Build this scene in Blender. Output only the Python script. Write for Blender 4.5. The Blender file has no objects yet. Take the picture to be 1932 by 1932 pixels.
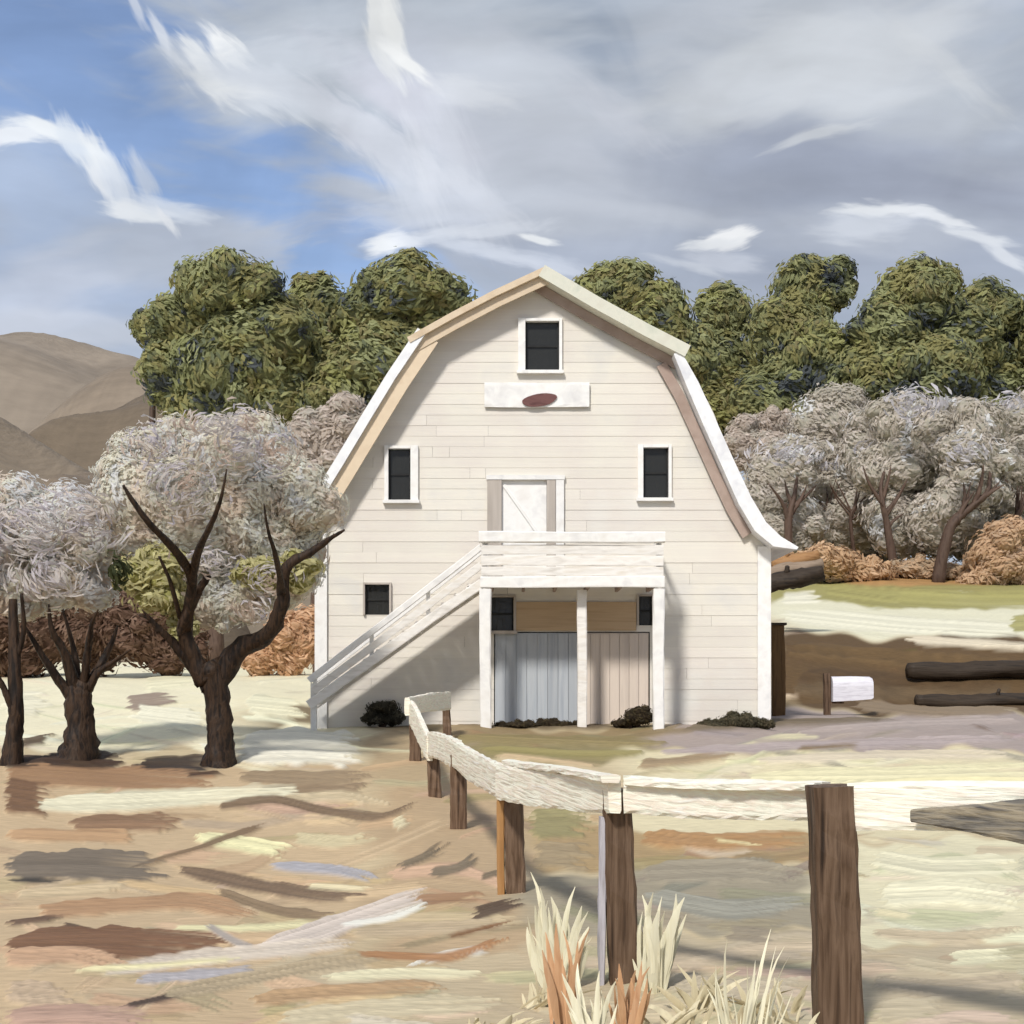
import bpy, bmesh, math, random
import numpy as np
from mathutils import Vector

random.seed(7)
C = bpy.context.scene.collection
scene = bpy.context.scene
rad = math.radians

# ------------------------------------------------------------------ camera, sky, sun, exposure
EYE, F = 1.85, 2654.0 / 1932.0          # eye height, focal length over frame width
cam = bpy.data.cameras.new("camera")
cam.sensor_width = 36.0
cam.lens = 36.0 * F
cam.shift_y = 324.0 / 1932.0
cam.clip_start, cam.clip_end = 0.1, 3000.0
camo = bpy.data.objects.new("camera", cam)
camo.location = (0, 0, EYE)
camo.rotation_euler = (rad(90), 0, 0)
C.objects.link(camo)
scene.camera = camo

SUN = Vector((-.26, -.64, .66)).normalized()
sun = bpy.data.lights.new("sun", 'SUN')
sun.energy = 3.5
sun.angle = rad(7)
sun.color = (1.0, .965, .91)
suno = bpy.data.objects.new("sun", sun)
suno.rotation_euler = (-SUN).to_track_quat('-Z', 'Y').to_euler()
C.objects.link(suno)

scene.view_settings.view_transform = 'Standard'
scene.view_settings.look = 'None'
scene.view_settings.exposure = 0.0
scene.view_settings.gamma = 1.0
scene.view_settings.use_curve_mapping = False
scene.cycles.max_bounces = 4
scene.cycles.diffuse_bounces = 3
scene.cycles.adaptive_threshold = .04


def lin(c):
    return tuple(((v / 255.0) / 12.92 if v <= 10.3 else ((v / 255.0 + .055) / 1.055) ** 2.4) for v in c)


def alb(c, k=.80):
    """base colour of something that looks like sRGB c under this daylight"""
    return tuple(min(.86, v * k) for v in lin(c))


def P(px, py, d):
    """a point of the place seen at (px, py) of a 1932 px frame, d metres away"""
    return Vector(((px - 966) / 2654.0 * d, d, EYE - (py - 1290) / 2654.0 * d))


world = bpy.data.worlds.new("World")
scene.world = world
world.use_nodes = True
world.cycles.sampling_method = 'MANUAL'
world.cycles.sample_map_resolution = 128
wn, wl = world.node_tree.nodes, world.node_tree.links
wn.clear()


def sky_uv(px, py):
    v = Vector(((px - 966) / 2654.0, 1.0, -(py - 1290) / 2654.0)).normalized()
    return 2 * v.x / (1 + v.y), 2 * v.z / (1 + v.y)


# one cloud: a soft streaky patch of vapour on the vault, ragged along its length
g = bpy.data.node_groups.new("cloud_patch", 'ShaderNodeTree')
for n_, t_ in (("Vector", 'NodeSocketVector'), ("Centre", 'NodeSocketVector'), ("Angle", 'NodeSocketFloat'), ("Scale", 'NodeSocketVector'),
               ("Soft", 'NodeSocketFloat'), ("Streak", 'NodeSocketFloat'), ("Alpha", 'NodeSocketFloat'), ("Below", 'NodeSocketColor'), ("Colour", 'NodeSocketColor')):
    g.interface.new_socket(n_, in_out='INPUT', socket_type=t_)
g.interface.new_socket("Out", in_out='OUTPUT', socket_type='NodeSocketColor')
gi, go = g.nodes.new('NodeGroupInput'), g.nodes.new('NodeGroupOutput')


def gn(t, **k):
    n = g.nodes.new(t)
    for a, b in k.items():
        setattr(n, a, b)
    return n


L = g.links.new
s1 = gn('ShaderNodeVectorMath', operation='SUBTRACT'); L(gi.outputs['Vector'], s1.inputs[0]); L(gi.outputs['Centre'], s1.inputs[1])
ro = gn('ShaderNodeVectorRotate', rotation_type='Z_AXIS'); L(s1.outputs[0], ro.inputs['Vector']); L(gi.outputs['Angle'], ro.inputs['Angle'])
sc = gn('ShaderNodeVectorMath', operation='DIVIDE'); L(ro.outputs[0], sc.inputs[0]); L(gi.outputs['Scale'], sc.inputs[1])
ln = gn('ShaderNodeVectorMath', operation='LENGTH'); L(sc.outputs[0], ln.inputs[0])
nm = gn('ShaderNodeMath', operation='MULTIPLY_ADD'); L(gi.outputs['Streak'], nm.inputs[0]); nm.inputs[1].default_value = 1.5; L(ln.outputs['Value'], nm.inputs[2])
m1 = gn('ShaderNodeMath', operation='SUBTRACT'); m1.inputs[0].default_value = 1.73; L(gi.outputs['Soft'], m1.inputs[1])
m2 = gn('ShaderNodeMath', operation='ADD'); m2.inputs[0].default_value = 1.73; L(gi.outputs['Soft'], m2.inputs[1])
mr = gn('ShaderNodeMapRange', interpolation_type='SMOOTHSTEP'); L(nm.outputs[0], mr.inputs['Value']); L(m1.outputs[0], mr.inputs['From Min']); L(m2.outputs[0], mr.inputs['From Max'])
L(gi.outputs['Alpha'], mr.inputs['To Min']); mr.inputs['To Max'].default_value = 0.0
mx = gn('ShaderNodeMix', data_type='RGBA'); L(mr.outputs[0], mx.inputs[0]); L(gi.outputs['Below'], mx.inputs[6]); L(gi.outputs['Colour'], mx.inputs[7])
L(mx.outputs[2], go.inputs[0])


def wnode(t, **k):
    n = wn.new(t)
    for a, b in k.items():
        setattr(n, a, b)
    return n


tc = wnode('ShaderNodeTexCoord')
sep = wnode('ShaderNodeSeparateXYZ'); wl.new(tc.outputs['Generated'], sep.inputs[0])
dv = wnode('ShaderNodeMath', operation='ADD'); wl.new(sep.outputs['Y'], dv.inputs[0]); dv.inputs[1].default_value = 1.02
comb = wnode('ShaderNodeCombineXYZ')
for ax in ('X', 'Z'):
    q = wnode('ShaderNodeMath', operation='DIVIDE'); wl.new(sep.outputs[ax], q.inputs[0]); wl.new(dv.outputs[0], q.inputs[1])
    q2 = wnode('ShaderNodeMath', operation='MULTIPLY'); wl.new(q.outputs[0], q2.inputs[0]); q2.inputs[1].default_value = 2.0
    wl.new(q2.outputs[0], comb.inputs['X' if ax == 'X' else 'Y'])
wob = wnode('ShaderNodeTexNoise'); wob.inputs['Scale'].default_value = 9.0; wob.inputs['Detail'].default_value = 3.0
wl.new(comb.outputs[0], wob.inputs['Vector'])
wc = wnode('ShaderNodeVectorMath', operation='SUBTRACT'); wl.new(wob.outputs['Color'], wc.inputs[0]); wc.inputs[1].default_value = (.5, .5, .5)
ws = wnode('ShaderNodeVectorMath', operation='MULTIPLY'); wl.new(wc.outputs[0], ws.inputs[0]); ws.inputs[1].default_value = (.026, .026, 0)
wa = wnode('ShaderNodeVectorMath', operation='ADD'); wl.new(comb.outputs[0], wa.inputs[0]); wl.new(ws.outputs[0], wa.inputs[1])

nish = wnode('ShaderNodeTexSky', sky_type='NISHITA')
nish.sun_disc = False
nish.sun_elevation = math.asin(SUN.z)
nish.sun_rotation = math.atan2(SUN.x, SUN.y)
nish.air_density, nish.dust_density = 1.0, .6
nis = wnode('ShaderNodeVectorMath', operation='MULTIPLY'); wl.new(nish.outputs[0], nis.inputs[0]); nis.inputs[1].default_value = (1.55, 1.45, 1.5)
SKY = .10                               # background strength; cloud radiances below are divided by it
cur = nis.outputs[0]
STREAKS, FINE = {}, {}
for an_ in (-65, -35, -8, 12):
    r_ = wnode('ShaderNodeVectorRotate', rotation_type='Z_AXIS'); r_.inputs['Angle'].default_value = -rad(an_); wl.new(wa.outputs[0], r_.inputs['Vector'])
    s_ = wnode('ShaderNodeVectorMath', operation='MULTIPLY'); wl.new(r_.outputs[0], s_.inputs[0]); s_.inputs[1].default_value = (13, 52, 1)
    o_ = wnode('ShaderNodeTexNoise'); o_.inputs['Scale'].default_value = 1.0; o_.inputs['Detail'].default_value = 3.0; wl.new(s_.outputs[0], o_.inputs['Vector'])
    STREAKS[an_] = o_.outputs[0]
    s_ = wnode('ShaderNodeVectorMath', operation='MULTIPLY'); wl.new(r_.outputs[0], s_.inputs[0]); s_.inputs[1].default_value = (48, 210, 1)
    o_ = wnode('ShaderNodeTexNoise'); o_.inputs['Scale'].default_value = 1.0; o_.inputs['Detail'].default_value = 3.0; wl.new(s_.outputs[0], o_.inputs['Vector'])
    FINE[an_] = o_.outputs[0]
CLOUDS = [   # px, py, tilt, half length, half width, softness, alpha, colour
    (1250, 250, 0, 90000, 90000, .5, .90, (170, 179, 194)),
    # the rift of clear blue
    (130, 110, -25, 380, 190, .35, .97, None),
    (360, 250, -36, 500, 200, .25, 1.0, None),
    (500, 340, -34, 360, 140, .35, 1.0, None),
    (640, 400, -32, 200, 80, .45, .9, None),
    # the overcast right and middle of the vault
    (1400, 180, -8, 900, 330, .25, 1.0, (172, 181, 194)),
    (1600, 380, -4, 760, 200, .3, .95, (163, 172, 188)),
    (1500, 90, 6, 360, 110, .45, .8, (186, 192, 202)),
    (1300, 380, 6, 520, 90, .5, .7, (158, 166, 184)),
    (1080, 70, -70, 150, 70, .5, .8, (150, 162, 180)),
    (1680, 330, -12, 330, 70, .5, .8, (156, 163, 180)),
    (830, 40, 6, 300, 90, .4, .8, (168, 178, 192)),
    (700, 120, 6, 330, 110, .3, .95, (184, 192, 203)),
    (520, 130, 20, 130, 50, .4, .8, (186, 194, 206)),
    (960, 250, -35, 240, 110, .35, .9, (190, 196, 208)),
    (790, 215, -32, 160, 42, .4, .7, (202, 204, 216)),
    (1000, 390, -8, 330, 80, .4, .8, (186, 193, 205)),
    (1650, 180, -20, 260, 90, .4, .7, (190, 196, 204)),
    (1450, 150, 15, 260, 70, .4, .8, (200, 205, 211)),
    (1620, 130, 25, 160, 70, .4, .7, (198, 203, 210)),
    (1020, 180, -20, 160, 60, .4, .7, (196, 202, 211)),
    (1100, 300, -10, 300, 70, .4, .6, (186, 192, 203)),
    (1480, 330, 0, 300, 60, .4, .6, (154, 162, 179)),
    (450, 165, -22, 100, 26, .3, .8, (206, 212, 221)),
    (590, 200, -24, 120, 28, .3, .8, (200, 207, 217)),
    (690, 255, -34, 100, 26, .3, .75, (203, 207, 218)),
    (760, 330, -50, 90, 26, .3, .7, (200, 206, 217)),
    (180, 430, 15, 150, 40, .3, .8, (184, 194, 210)),
    (430, 480, 5, 110, 36, .35, .7, (188, 195, 207)),
    (1250, 480, 4, 420, 40, .45, .8, (170, 179, 196)),
    (1700, 500, 2, 420, 50, .45, .7, (165, 174, 192)),
    (1650, 445, -6, 220, 40, .45, .7, (185, 192, 205)),
    # the low bank on the left
    (150, 510, 8, 300, 95, .3, .95, (166, 181, 206)),
    (60, 350, -20, 150, 85, .35, .9, (166, 182, 208)),
    (330, 470, 10, 200, 60, .4, .8, (182, 190, 204)),
    (60, 560, 20, 160, 60, .4, .8, (190, 198, 214)),
    (140, 620, 0, 240, 30, .4, .6, (200, 206, 218)),
    (480, 540, -30, 180, 40, .5, .5, (180, 190, 208)),
    # sunlit edges
    (440, 95, -35, 40, 16, .3, 1, (232, 235, 238)),
    (400, 140, -48, 55, 15, .35, .85, (224, 228, 232)),
    (455, 168, -12, 60, 12, .35, .8, (222, 226, 230)),
    (540, 120, 8, 120, 30, .45, .6, (204, 211, 221)),
    (560, 185, -20, 150, 22, .45, .6, (206, 212, 222)),
    (720, 40, -84, 60, 18, .35, .9, (224, 226, 226)),
    (748, 55, -80, 75, 14, .35, .9, (230, 232, 232)),
    (735, 118, -68, 45, 14, .4, .7, (218, 221, 224)),
    (775, 130, -42, 55, 9, .35, .95, (232, 234, 235)),
    (312, 80, -68, 32, 7, .4, .8, (214, 220, 230)),
    (268, 30, -65, 32, 7, .4, .7, (208, 215, 228)),
    (30, 272, 12, 60, 15, .35, .95, (226, 231, 238)),
    (110, 258, -8, 55, 11, .35, .95, (230, 235, 240)),
    (160, 285, -50, 50, 17, .35, .9, (218, 226, 236)),
    (195, 305, -60, 42, 14, .35, .9, (230, 235, 240)),
    (190, 345, -55, 32, 9, .35, .9, (226, 231, 238)),
    (228, 360, -65, 42, 16, .35, .85, (214, 222, 234)),
    (272, 330, -62, 34, 13, .4, .8, (196, 206, 222)),
    (265, 398, -6, 52, 12, .3, .95, (228, 233, 239)),
    (320, 390, -14, 60, 13, .4, .8, (214, 222, 234)),
    (315, 412, -50, 26, 7, .35, .8, (228, 232, 238)),
    (890, 190, -10, 60, 18, .45, .6, (212, 216, 222)),
    (845, 260, -80, 70, 24, .45, .5, (204, 209, 219)),
    (800, 320, -70, 70, 16, .45, .6, (212, 216, 224)),
    (850, 330, -60, 110, 40, .45, .5, (204, 209, 220)),
    (900, 370, -35, 90, 18, .45, .6, (208, 213, 223)),
    (735, 460, 18, 32, 14, .3, .95, (234, 238, 243)),
    (770, 455, -15, 34, 8, .35, .8, (226, 231, 239)),
    (900, 440, 5, 110, 10, .45, .7, (214, 220, 230)),
    (1020, 458, -10, 30, 6, .3, .9, (232, 236, 240)),
    (800, 400, 5, 110, 26, .5, .55, (200, 207, 220)),
    (900, 480, -14, 110, 10, .45, .6, (208, 215, 227)),
    (1000, 500, -10, 120, 12, .45, .6, (206, 213, 226)),
    (1150, 395, -6, 160, 14, .5, .5, (196, 202, 213)),
    (1372, 448, 12, 40, 15, .25, 1, (238, 240, 243)),
    (1345, 460, 6, 45, 8, .35, .9, (228, 232, 237)),
    (1360, 492, -5, 60, 14, .45, .7, (204, 210, 222)),
    (1300, 505, -12, 60, 6, .45, .6, (206, 212, 222)),
    (1640, 408, -3, 55, 7, .35, .9, (228, 232, 237)),
    (1620, 440, 2, 60, 18, .45, .7, (208, 214, 224)),
    (1735, 420, -18, 70, 8, .35, .9, (226, 230, 236)),
    (1830, 460, -14, 55, 7, .4, .8, (222, 227, 234)),
    (1890, 500, -38, 45, 8, .4, .8, (218, 223, 231)),
    (1540, 265, 14, 60, 8, .45, .6, (208, 212, 216)),
    (1600, 190, 10, 160, 30, .5, .5, (196, 201, 208)),
    (1770, 130, -38, 110, 14, .5, .5, (204, 208, 213)),
    (1350, 190, 20, 120, 40, .5, .4, (194, 199, 207)),
    (1500, 60, -10, 90, 16, .5, .5, (200, 205, 212)),
    (1150, 230, -30, 90, 20, .5, .45, (198, 202, 212)),
]
for (px, py, an, hl, hw, so, al, col) in CLOUDS:
    n = wnode('ShaderNodeGroup'); n.node_tree = g
    u, v = sky_uv(px, py)
    wl.new(wa.outputs[0], n.inputs['Vector'])
    n.inputs['Centre'].default_value = (u, v, 0)
    n.inputs['Angle'].default_value = -rad(an)
    n.inputs['Scale'].default_value = (hl * (1.15 if hl < 125 else 1) / 2654.0, hw * (1.3 if hl < 125 else 1) / 2654.0, 1)
    n.inputs['Soft'].default_value = so + (.12 if hl < 125 else .1)
    wl.new((FINE if hl < 125 else STREAKS)[min(STREAKS, key=lambda q: abs(q - an))], n.inputs['Streak'])
    n.inputs['Alpha'].default_value = al
    if col is None:
        wl.new(nis.outputs[0], n.inputs['Colour'])
    else:
        n.inputs['Colour'].default_value = tuple(c / SKY for c in lin(col)) + (1,)
    wl.new(cur, n.inputs['Below'])
    cur = n.outputs[0]
# a faint streakiness over the whole vault
smp = wnode('ShaderNodeMapping'); smp.inputs['Scale'].default_value = (9, 34, 1); smp.inputs['Rotation'].default_value = (0, 0, rad(12)); wl.new(wa.outputs[0], smp.inputs['Vector'])
sno = wnode('ShaderNodeTexNoise'); sno.inputs['Scale'].default_value = 1.0; sno.inputs['Detail'].default_value = 4.0; wl.new(smp.outputs[0], sno.inputs['Vector'])
srg = wnode('ShaderNodeMapRange'); wl.new(sno.outputs[0], srg.inputs['Value']); srg.inputs['From Min'].default_value = .25; srg.inputs['From Max'].default_value = .75
srg.inputs['To Min'].default_value = .90; srg.inputs['To Max'].default_value = 1.10
sml = wnode('ShaderNodeVectorMath', operation='SCALE'); wl.new(cur, sml.inputs[0]); wl.new(srg.outputs[0], sml.inputs['Scale'])
puf = wnode('ShaderNodeTexNoise'); puf.inputs['Scale'].default_value = 5.5; puf.inputs['Detail'].default_value = 6.0; puf.inputs['Distortion'].default_value = .8; wl.new(wa.outputs[0], puf.inputs['Vector'])
pfr = wnode('ShaderNodeMapRange'); wl.new(puf.outputs[0], pfr.inputs['Value']); pfr.inputs['From Min'].default_value = .3; pfr.inputs['From Max'].default_value = .7
pfr.inputs['To Min'].default_value = .92; pfr.inputs['To Max'].default_value = 1.20
sm2 = wnode('ShaderNodeVectorMath', operation='SCALE'); wl.new(sml.outputs[0], sm2.inputs[0]); wl.new(pfr.outputs[0], sm2.inputs['Scale'])
bg = wnode('ShaderNodeBackground'); bg.inputs['Strength'].default_value = SKY; wl.new(sm2.outputs[0], bg.inputs['Color'])
wo = wnode('ShaderNodeOutputWorld'); wl.new(bg.outputs[0], wo.inputs['Surface'])

# ------------------------------------------------------------------ helpers
def thing(name, label, cat, loc=(0, 0, 0), group=None):
    o = bpy.data.objects.new(name, None)
    C.objects.link(o)
    o.location = loc
    o.empty_display_size = .3
    o['label'] = label
    o['category'] = cat
    if group:
        o['group'] = group
    return o


def base_of(parent):
    b = Vector((0, 0, 0))
    while parent is not None:
        b += Vector(parent.location)
        parent = parent.parent
    return b


def add(name, vf, mat, parent=None, smooth=False, label=None, kind=None, cols=None, uvs=None):
    """one mesh object from world-space (verts, faces); parented things keep their own origin"""
    verts, faces = vf
    b = base_of(parent)
    me = bpy.data.meshes.new(name)
    me.from_pydata([(v[0] - b.x, v[1] - b.y, v[2] - b.z) for v in verts], [], faces)
    if cols is not None:
        a = me.color_attributes.new("Col", 'FLOAT_COLOR', 'POINT')
        a.data.foreach_set("color", np.asarray(cols, np.float32).ravel())
    if uvs is not None:
        ul = me.uv_layers.new(name="UVMap")
        li = np.zeros(len(me.loops), np.int32)
        me.loops.foreach_get("vertex_index", li)
        ul.data.foreach_set("uv", np.asarray(uvs, np.float32)[li].ravel())
    if smooth:
        me.polygons.foreach_set("use_smooth", np.ones(len(me.polygons), bool))
    me.update()
    me.materials.append(mat)
    o = bpy.data.objects.new(name, me)
    C.objects.link(o)
    if parent is not None:
        o.parent = parent
    if label:
        o['label'] = label
    if kind:
        o['kind'] = kind
    return o


def merge(*vfs):
    V, Fc = [], []
    for v, f in vfs:
        k = len(V)
        V += list(v)
        Fc += [tuple(i + k for i in q) for q in f]
    return V, Fc


def box(x0, x1, y0, y1, z0, z1):
    v = [(x, y, z) for z in (z0, z1) for y in (y0, y1) for x in (x0, x1)]
    f = [(0, 2, 3, 1), (4, 5, 7, 6), (0, 1, 5, 4), (2, 6, 7, 3), (0, 4, 6, 2), (1, 3, 7, 5)]
    return v, f


def prism(poly, y0, y1):
    """poly: (x, z) counter-clockwise as seen from -y"""
    n = len(poly)
    v = [(x, y0, z) for x, z in poly] + [(x, y1, z) for x, z in poly]
    f = [tuple(range(n)), tuple(range(2 * n - 1, n - 1, -1))]
    for i in range(n):
        j = (i + 1) % n
        f.append((j, i, i + n, j + n))
    return v, f


def beam(a, b, w, h, rough=.0, nl=8, seed=0, w2=None, h2=None, up=(0, 0, 1)):
    """a hewn board from a to b: w across, h high, slightly uneven, with chamfered corners"""
    rnd = random.Random(seed)
    a, b = Vector(a), Vector(b)
    t = (b - a).normalized()
    upv = Vector(up)
    s = t.cross(upv).normalized()
    u = s.cross(t).normalized()
    sec = [(-.5, -.40), (-.40, -.5), (.40, -.5), (.5, -.40), (.5, 0.02), (.5, .40), (.40, .5), (0, .51), (-.40, .5), (-.5, .40), (-.5, -.03)]
    m = len(sec)
    V, Fc = [], []
    w2, h2 = w2 or w, h2 or h
    ph = [rnd.uniform(0, 6.3) for _ in range(4)]
    for i in range(nl + 1):
        k = i / nl
        c = a + (b - a) * k
        c += u * (math.sin(k * 5 + ph[0]) * rough * .8) + s * (math.sin(k * 4 + ph[1]) * rough * .6)
        ww, hh = w + (w2 - w) * k, h + (h2 - h) * k
        hh *= 1 + rough / max(h, .05) * .5 * math.sin(k * 9 + ph[2])
        for (p, q) in sec:
            V.append(c + s * (p * ww + rnd.uniform(-1, 1) * rough * .5) + u * (q * hh + rnd.uniform(-1, 1) * rough * .5))
    for i in range(nl):
        for j in range(m):
            jj = (j + 1) % m
            Fc.append((i * m + j, i * m + jj, (i + 1) * m + jj, (i + 1) * m + j))
    Fc.append(tuple(range(m - 1, -1, -1)))
    Fc.append(tuple(nl * m + j for j in range(m)))
    return V, Fc


def tube(pts, radii, seg=9, rough=.1, seed=0, flat=1.0, sub=4):
    """a limb through pts with a radius at each, bark-rough"""
    rnd = random.Random(seed)
    pts = [Vector(p) for p in pts]
    n = len(pts)
    fine, fr = [], []
    for i in range(n - 1):
        p0, p1, p2, p3 = pts[max(i - 1, 0)], pts[i], pts[i + 1], pts[min(i + 2, n - 1)]
        for k in range(sub):
            t = k / sub
            fine.append(.5 * ((2 * p1) + (p2 - p0) * t + (2 * p0 - 5 * p1 + 4 * p2 - p3) * t * t + (3 * p1 - p0 - 3 * p2 + p3) * t ** 3))
            fr.append(radii[i] + (radii[i + 1] - radii[i]) * t)
    fine.append(pts[-1]); fr.append(radii[-1])
    V, Fc = [], []
    side = None
    N = len(fine)
    for i in range(N):
        t = (fine[min(i + 1, N - 1)] - fine[max(i - 1, 0)]).normalized()
        if side is None:
            side = t.cross(Vector((.1, 1, .13))).normalized()
        side = (side - t * side.dot(t)).normalized()
        up = t.cross(side)
        for j in range(seg):
            a = 2 * math.pi * j / seg
            r = fr[i] * (1 + rnd.uniform(-rough, rough) + .12 * math.sin(3 * a + i * .35))
            V.append(fine[i] + side * (math.cos(a) * r) + up * (math.sin(a) * r * flat))
    for i in range(N - 1):
        for j in range(seg):
            jj = (j + 1) % seg
            Fc.append((i * seg + j, i * seg + jj, (i + 1) * seg + jj, (i + 1) * seg + j))
    Fc.append(tuple(range(seg - 1, -1, -1)))
    Fc.append(tuple((N - 1) * seg + j for j in range(seg)))
    return V, Fc


# ------------------------------------------------------------------ materials
def new_mat(name):
    m = bpy.data.materials.new(name)
    m.use_nodes = True
    nt = m.node_tree
    b = nt.nodes['Principled BSDF']
    b.inputs['Specular IOR Level'].default_value = .25
    return m, nt, b


def ramp(nt, cols, k):
    r = nt.nodes.new('ShaderNodeValToRGB')
    e = r.color_ramp.elements
    while len(e) < len(cols):
        e.new(.5)
    for i, c in enumerate(cols):
        e[i].position = .28 + .44 * i / max(len(cols) - 1, 1)
        e[i].color = alb(c, k) + (1,)
    return r


def streak_mat(name, cols, scale=(1, 1, 1), k=.8, rough=.65, bump=.4, dist=.02, patch=None, pscale=.5, pamt=.6, tint=.06):
    """painted or weathered wood, bark, masonry: streaks along the axis whose scale is small, per-object tint"""
    m, nt, b = new_mat(name)
    N, l = nt.nodes.new, nt.links.new
    t = N('ShaderNodeTexCoord'); oi = N('ShaderNodeObjectInfo')
    mp = N('ShaderNodeMapping'); mp.inputs['Scale'].default_value = scale
    l(t.outputs['Object'], mp.inputs['Vector'])
    n1 = N('ShaderNodeTexNoise'); n1.noise_dimensions = '4D'; n1.inputs['Scale'].default_value = 1; n1.inputs['Detail'].default_value = 5; n1.inputs['Distortion'].default_value = .4
    l(mp.outputs[0], n1.inputs['Vector'])
    mw = N('ShaderNodeMath'); mw.operation = 'MULTIPLY'; l(oi.outputs['Random'], mw.inputs[0]); mw.inputs[1].default_value = 40
    l(mw.outputs[0], n1.inputs['W'])
    r = ramp(nt, cols, k); l(n1.outputs[0], r.inputs[0])
    col = r.outputs[0]
    if patch:
        n2 = N('ShaderNodeTexNoise'); n2.inputs['Scale'].default_value = pscale; n2.inputs['Detail'].default_value = 4
        l(t.outputs['Object'], n2.inputs['Vector'])
        r2 = ramp(nt, patch, k); l(n2.outputs[0], r2.inputs[0])
        mx = N('ShaderNodeMix'); mx.data_type = 'RGBA'; mx.inputs[0].default_value = pamt
        l(col, mx.inputs[6]); l(r2.outputs[0], mx.inputs[7]); col = mx.outputs[2]
    hs = N('ShaderNodeHueSaturation')
    mr = N('ShaderNodeMapRange'); l(oi.outputs['Random'], mr.inputs['Value']); mr.inputs['To Min'].default_value = 1 - tint; mr.inputs['To Max'].default_value = 1 + tint
    l(mr.outputs[0], hs.inputs['Value']); l(col, hs.inputs['Color'])
    l(hs.outputs[0], b.inputs['Base Color'])
    b.inputs['Roughness'].default_value = rough
    bp = N('ShaderNodeBump'); bp.inputs['Strength'].default_value = bump; bp.inputs['Distance'].default_value = dist
    l(n1.outputs[0], bp.inputs['Height']); l(bp.outputs[0], b.inputs['Normal'])
    return m


def stroke_mat(name, rough=.7, fibres=26.0, bump=.5, dist=.05, amp=.28, trans=0):
    """leaf sprays and blossom: colour of each spray, with fine ribs running along it"""
    m, nt, b = new_mat(name)
    N, l = nt.nodes.new, nt.links.new
    at = N('ShaderNodeVertexColor'); at.layer_name = "Col"
    uv = N('ShaderNodeUVMap'); uv.uv_map = "UVMap"
    mp = N('ShaderNodeMapping'); mp.inputs['Scale'].default_value = (1.6, fibres, 1)
    l(uv.outputs[0], mp.inputs['Vector'])
    n1 = N('ShaderNodeTexNoise'); n1.inputs['Scale'].default_value = 1; n1.inputs['Detail'].default_value = 3; l(mp.outputs[0], n1.inputs['Vector'])
    mr = N('ShaderNodeMapRange'); l(n1.outputs[0], mr.inputs['Value']); mr.inputs['From Min'].default_value = .25; mr.inputs['From Max'].default_value = .75
    mr.inputs['To Min'].default_value = 1 - amp; mr.inputs['To Max'].default_value = 1 + amp
    vm = N('ShaderNodeVectorMath'); vm.operation = 'SCALE'; l(at.outputs[0], vm.inputs[0]); l(mr.outputs[0], vm.inputs['Scale'])
    l(vm.outputs[0], b.inputs['Base Color'])
    b.inputs['Roughness'].default_value = rough
    bp = N('ShaderNodeBump'); bp.inputs['Strength'].default_value = bump; bp.inputs['Distance'].default_value = dist
    l(n1.outputs[0], bp.inputs['Height']); l(bp.outputs[0], b.inputs['Normal'])
    if trans:
        tr = N('ShaderNodeBsdfTranslucent'); l(vm.outputs[0], tr.inputs['Color'])
        ms = N('ShaderNodeMixShader'); ms.inputs[0].default_value = trans
        l(b.outputs[0], ms.inputs[1]); l(tr.outputs[0], ms.inputs[2]); l(ms.outputs[0], nt.nodes['Material Output'].inputs['Surface'])
    return m


M_FOL = stroke_mat("pine_foliage", bump=.6, dist=.15, amp=.2, trans=.35)
M_BLOS = stroke_mat("blossom_sprays", bump=.6, dist=.04, amp=.16, trans=.5)
M_SHRUB = stroke_mat("shrub_sprays", bump=.5, dist=.05, amp=.25, trans=.35)
M_SIDING = streak_mat("siding_paint", [(218, 214, 204), (231, 227, 216), (224, 219, 211), (234, 230, 220)], (.35, 1, 26), k=.92,
                      bump=.22, dist=.01, patch=[(206, 204, 202), (234, 227, 212), (226, 215, 204), (234, 231, 223)], pscale=.55, pamt=.5, tint=.035)
M_WHITE = streak_mat("white_trim_paint", [(216, 214, 212), (238, 236, 232), (226, 222, 216)], (3, 3, 3), k=1.0, bump=.3, dist=.01)
M_STAIR = streak_mat("stair_paint", [(206, 200, 192), (232, 228, 222), (218, 210, 198)], (2, 6, 9), k=1.0, bump=.35, dist=.012, tint=.05)
M_ROOF = streak_mat("roof_shingle", [(196, 198, 182), (214, 212, 196), (204, 200, 184)], (3, .6, 3), k=.95, bump=.3, dist=.02)
M_ROOFW = streak_mat("roof_metal", [(224, 224, 226), (240, 240, 238), (212, 212, 216)], (3, .6, 3), k=1.0, bump=.3, dist=.02)
M_OCHRE = streak_mat("ochre_board", [(206, 182, 152), (226, 206, 178), (216, 194, 166)], (2, 2, 2), k=.9, bump=.3, dist=.01)
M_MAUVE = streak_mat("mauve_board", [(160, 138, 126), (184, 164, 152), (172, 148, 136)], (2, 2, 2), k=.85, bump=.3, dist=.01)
M_DOORTAN = streak_mat("tan_door_board", [(172, 146, 114), (194, 168, 136), (182, 156, 124)], (.6, 1, 14), k=.95, bump=.3, dist=.01)
M_DOORGREY = streak_mat("shade_grey_door_board", [(158, 164, 172), (180, 184, 188), (170, 176, 182)], (8, 1, .5), k=1.0, bump=.3, dist=.01)  # grey-blue puts the balcony's shade into the left leaf's colour
M_DOORPINK = streak_mat("pink_door_board", [(196, 182, 170), (214, 200, 186), (204, 190, 178)], (8, 1, .5), k=1.0, bump=.3, dist=.01)
M_RED = streak_mat("dark_red_paint", [(96, 62, 60), (124, 86, 82), (108, 72, 70)], (3, 1, 9), bump=.3, dist=.01)
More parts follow.
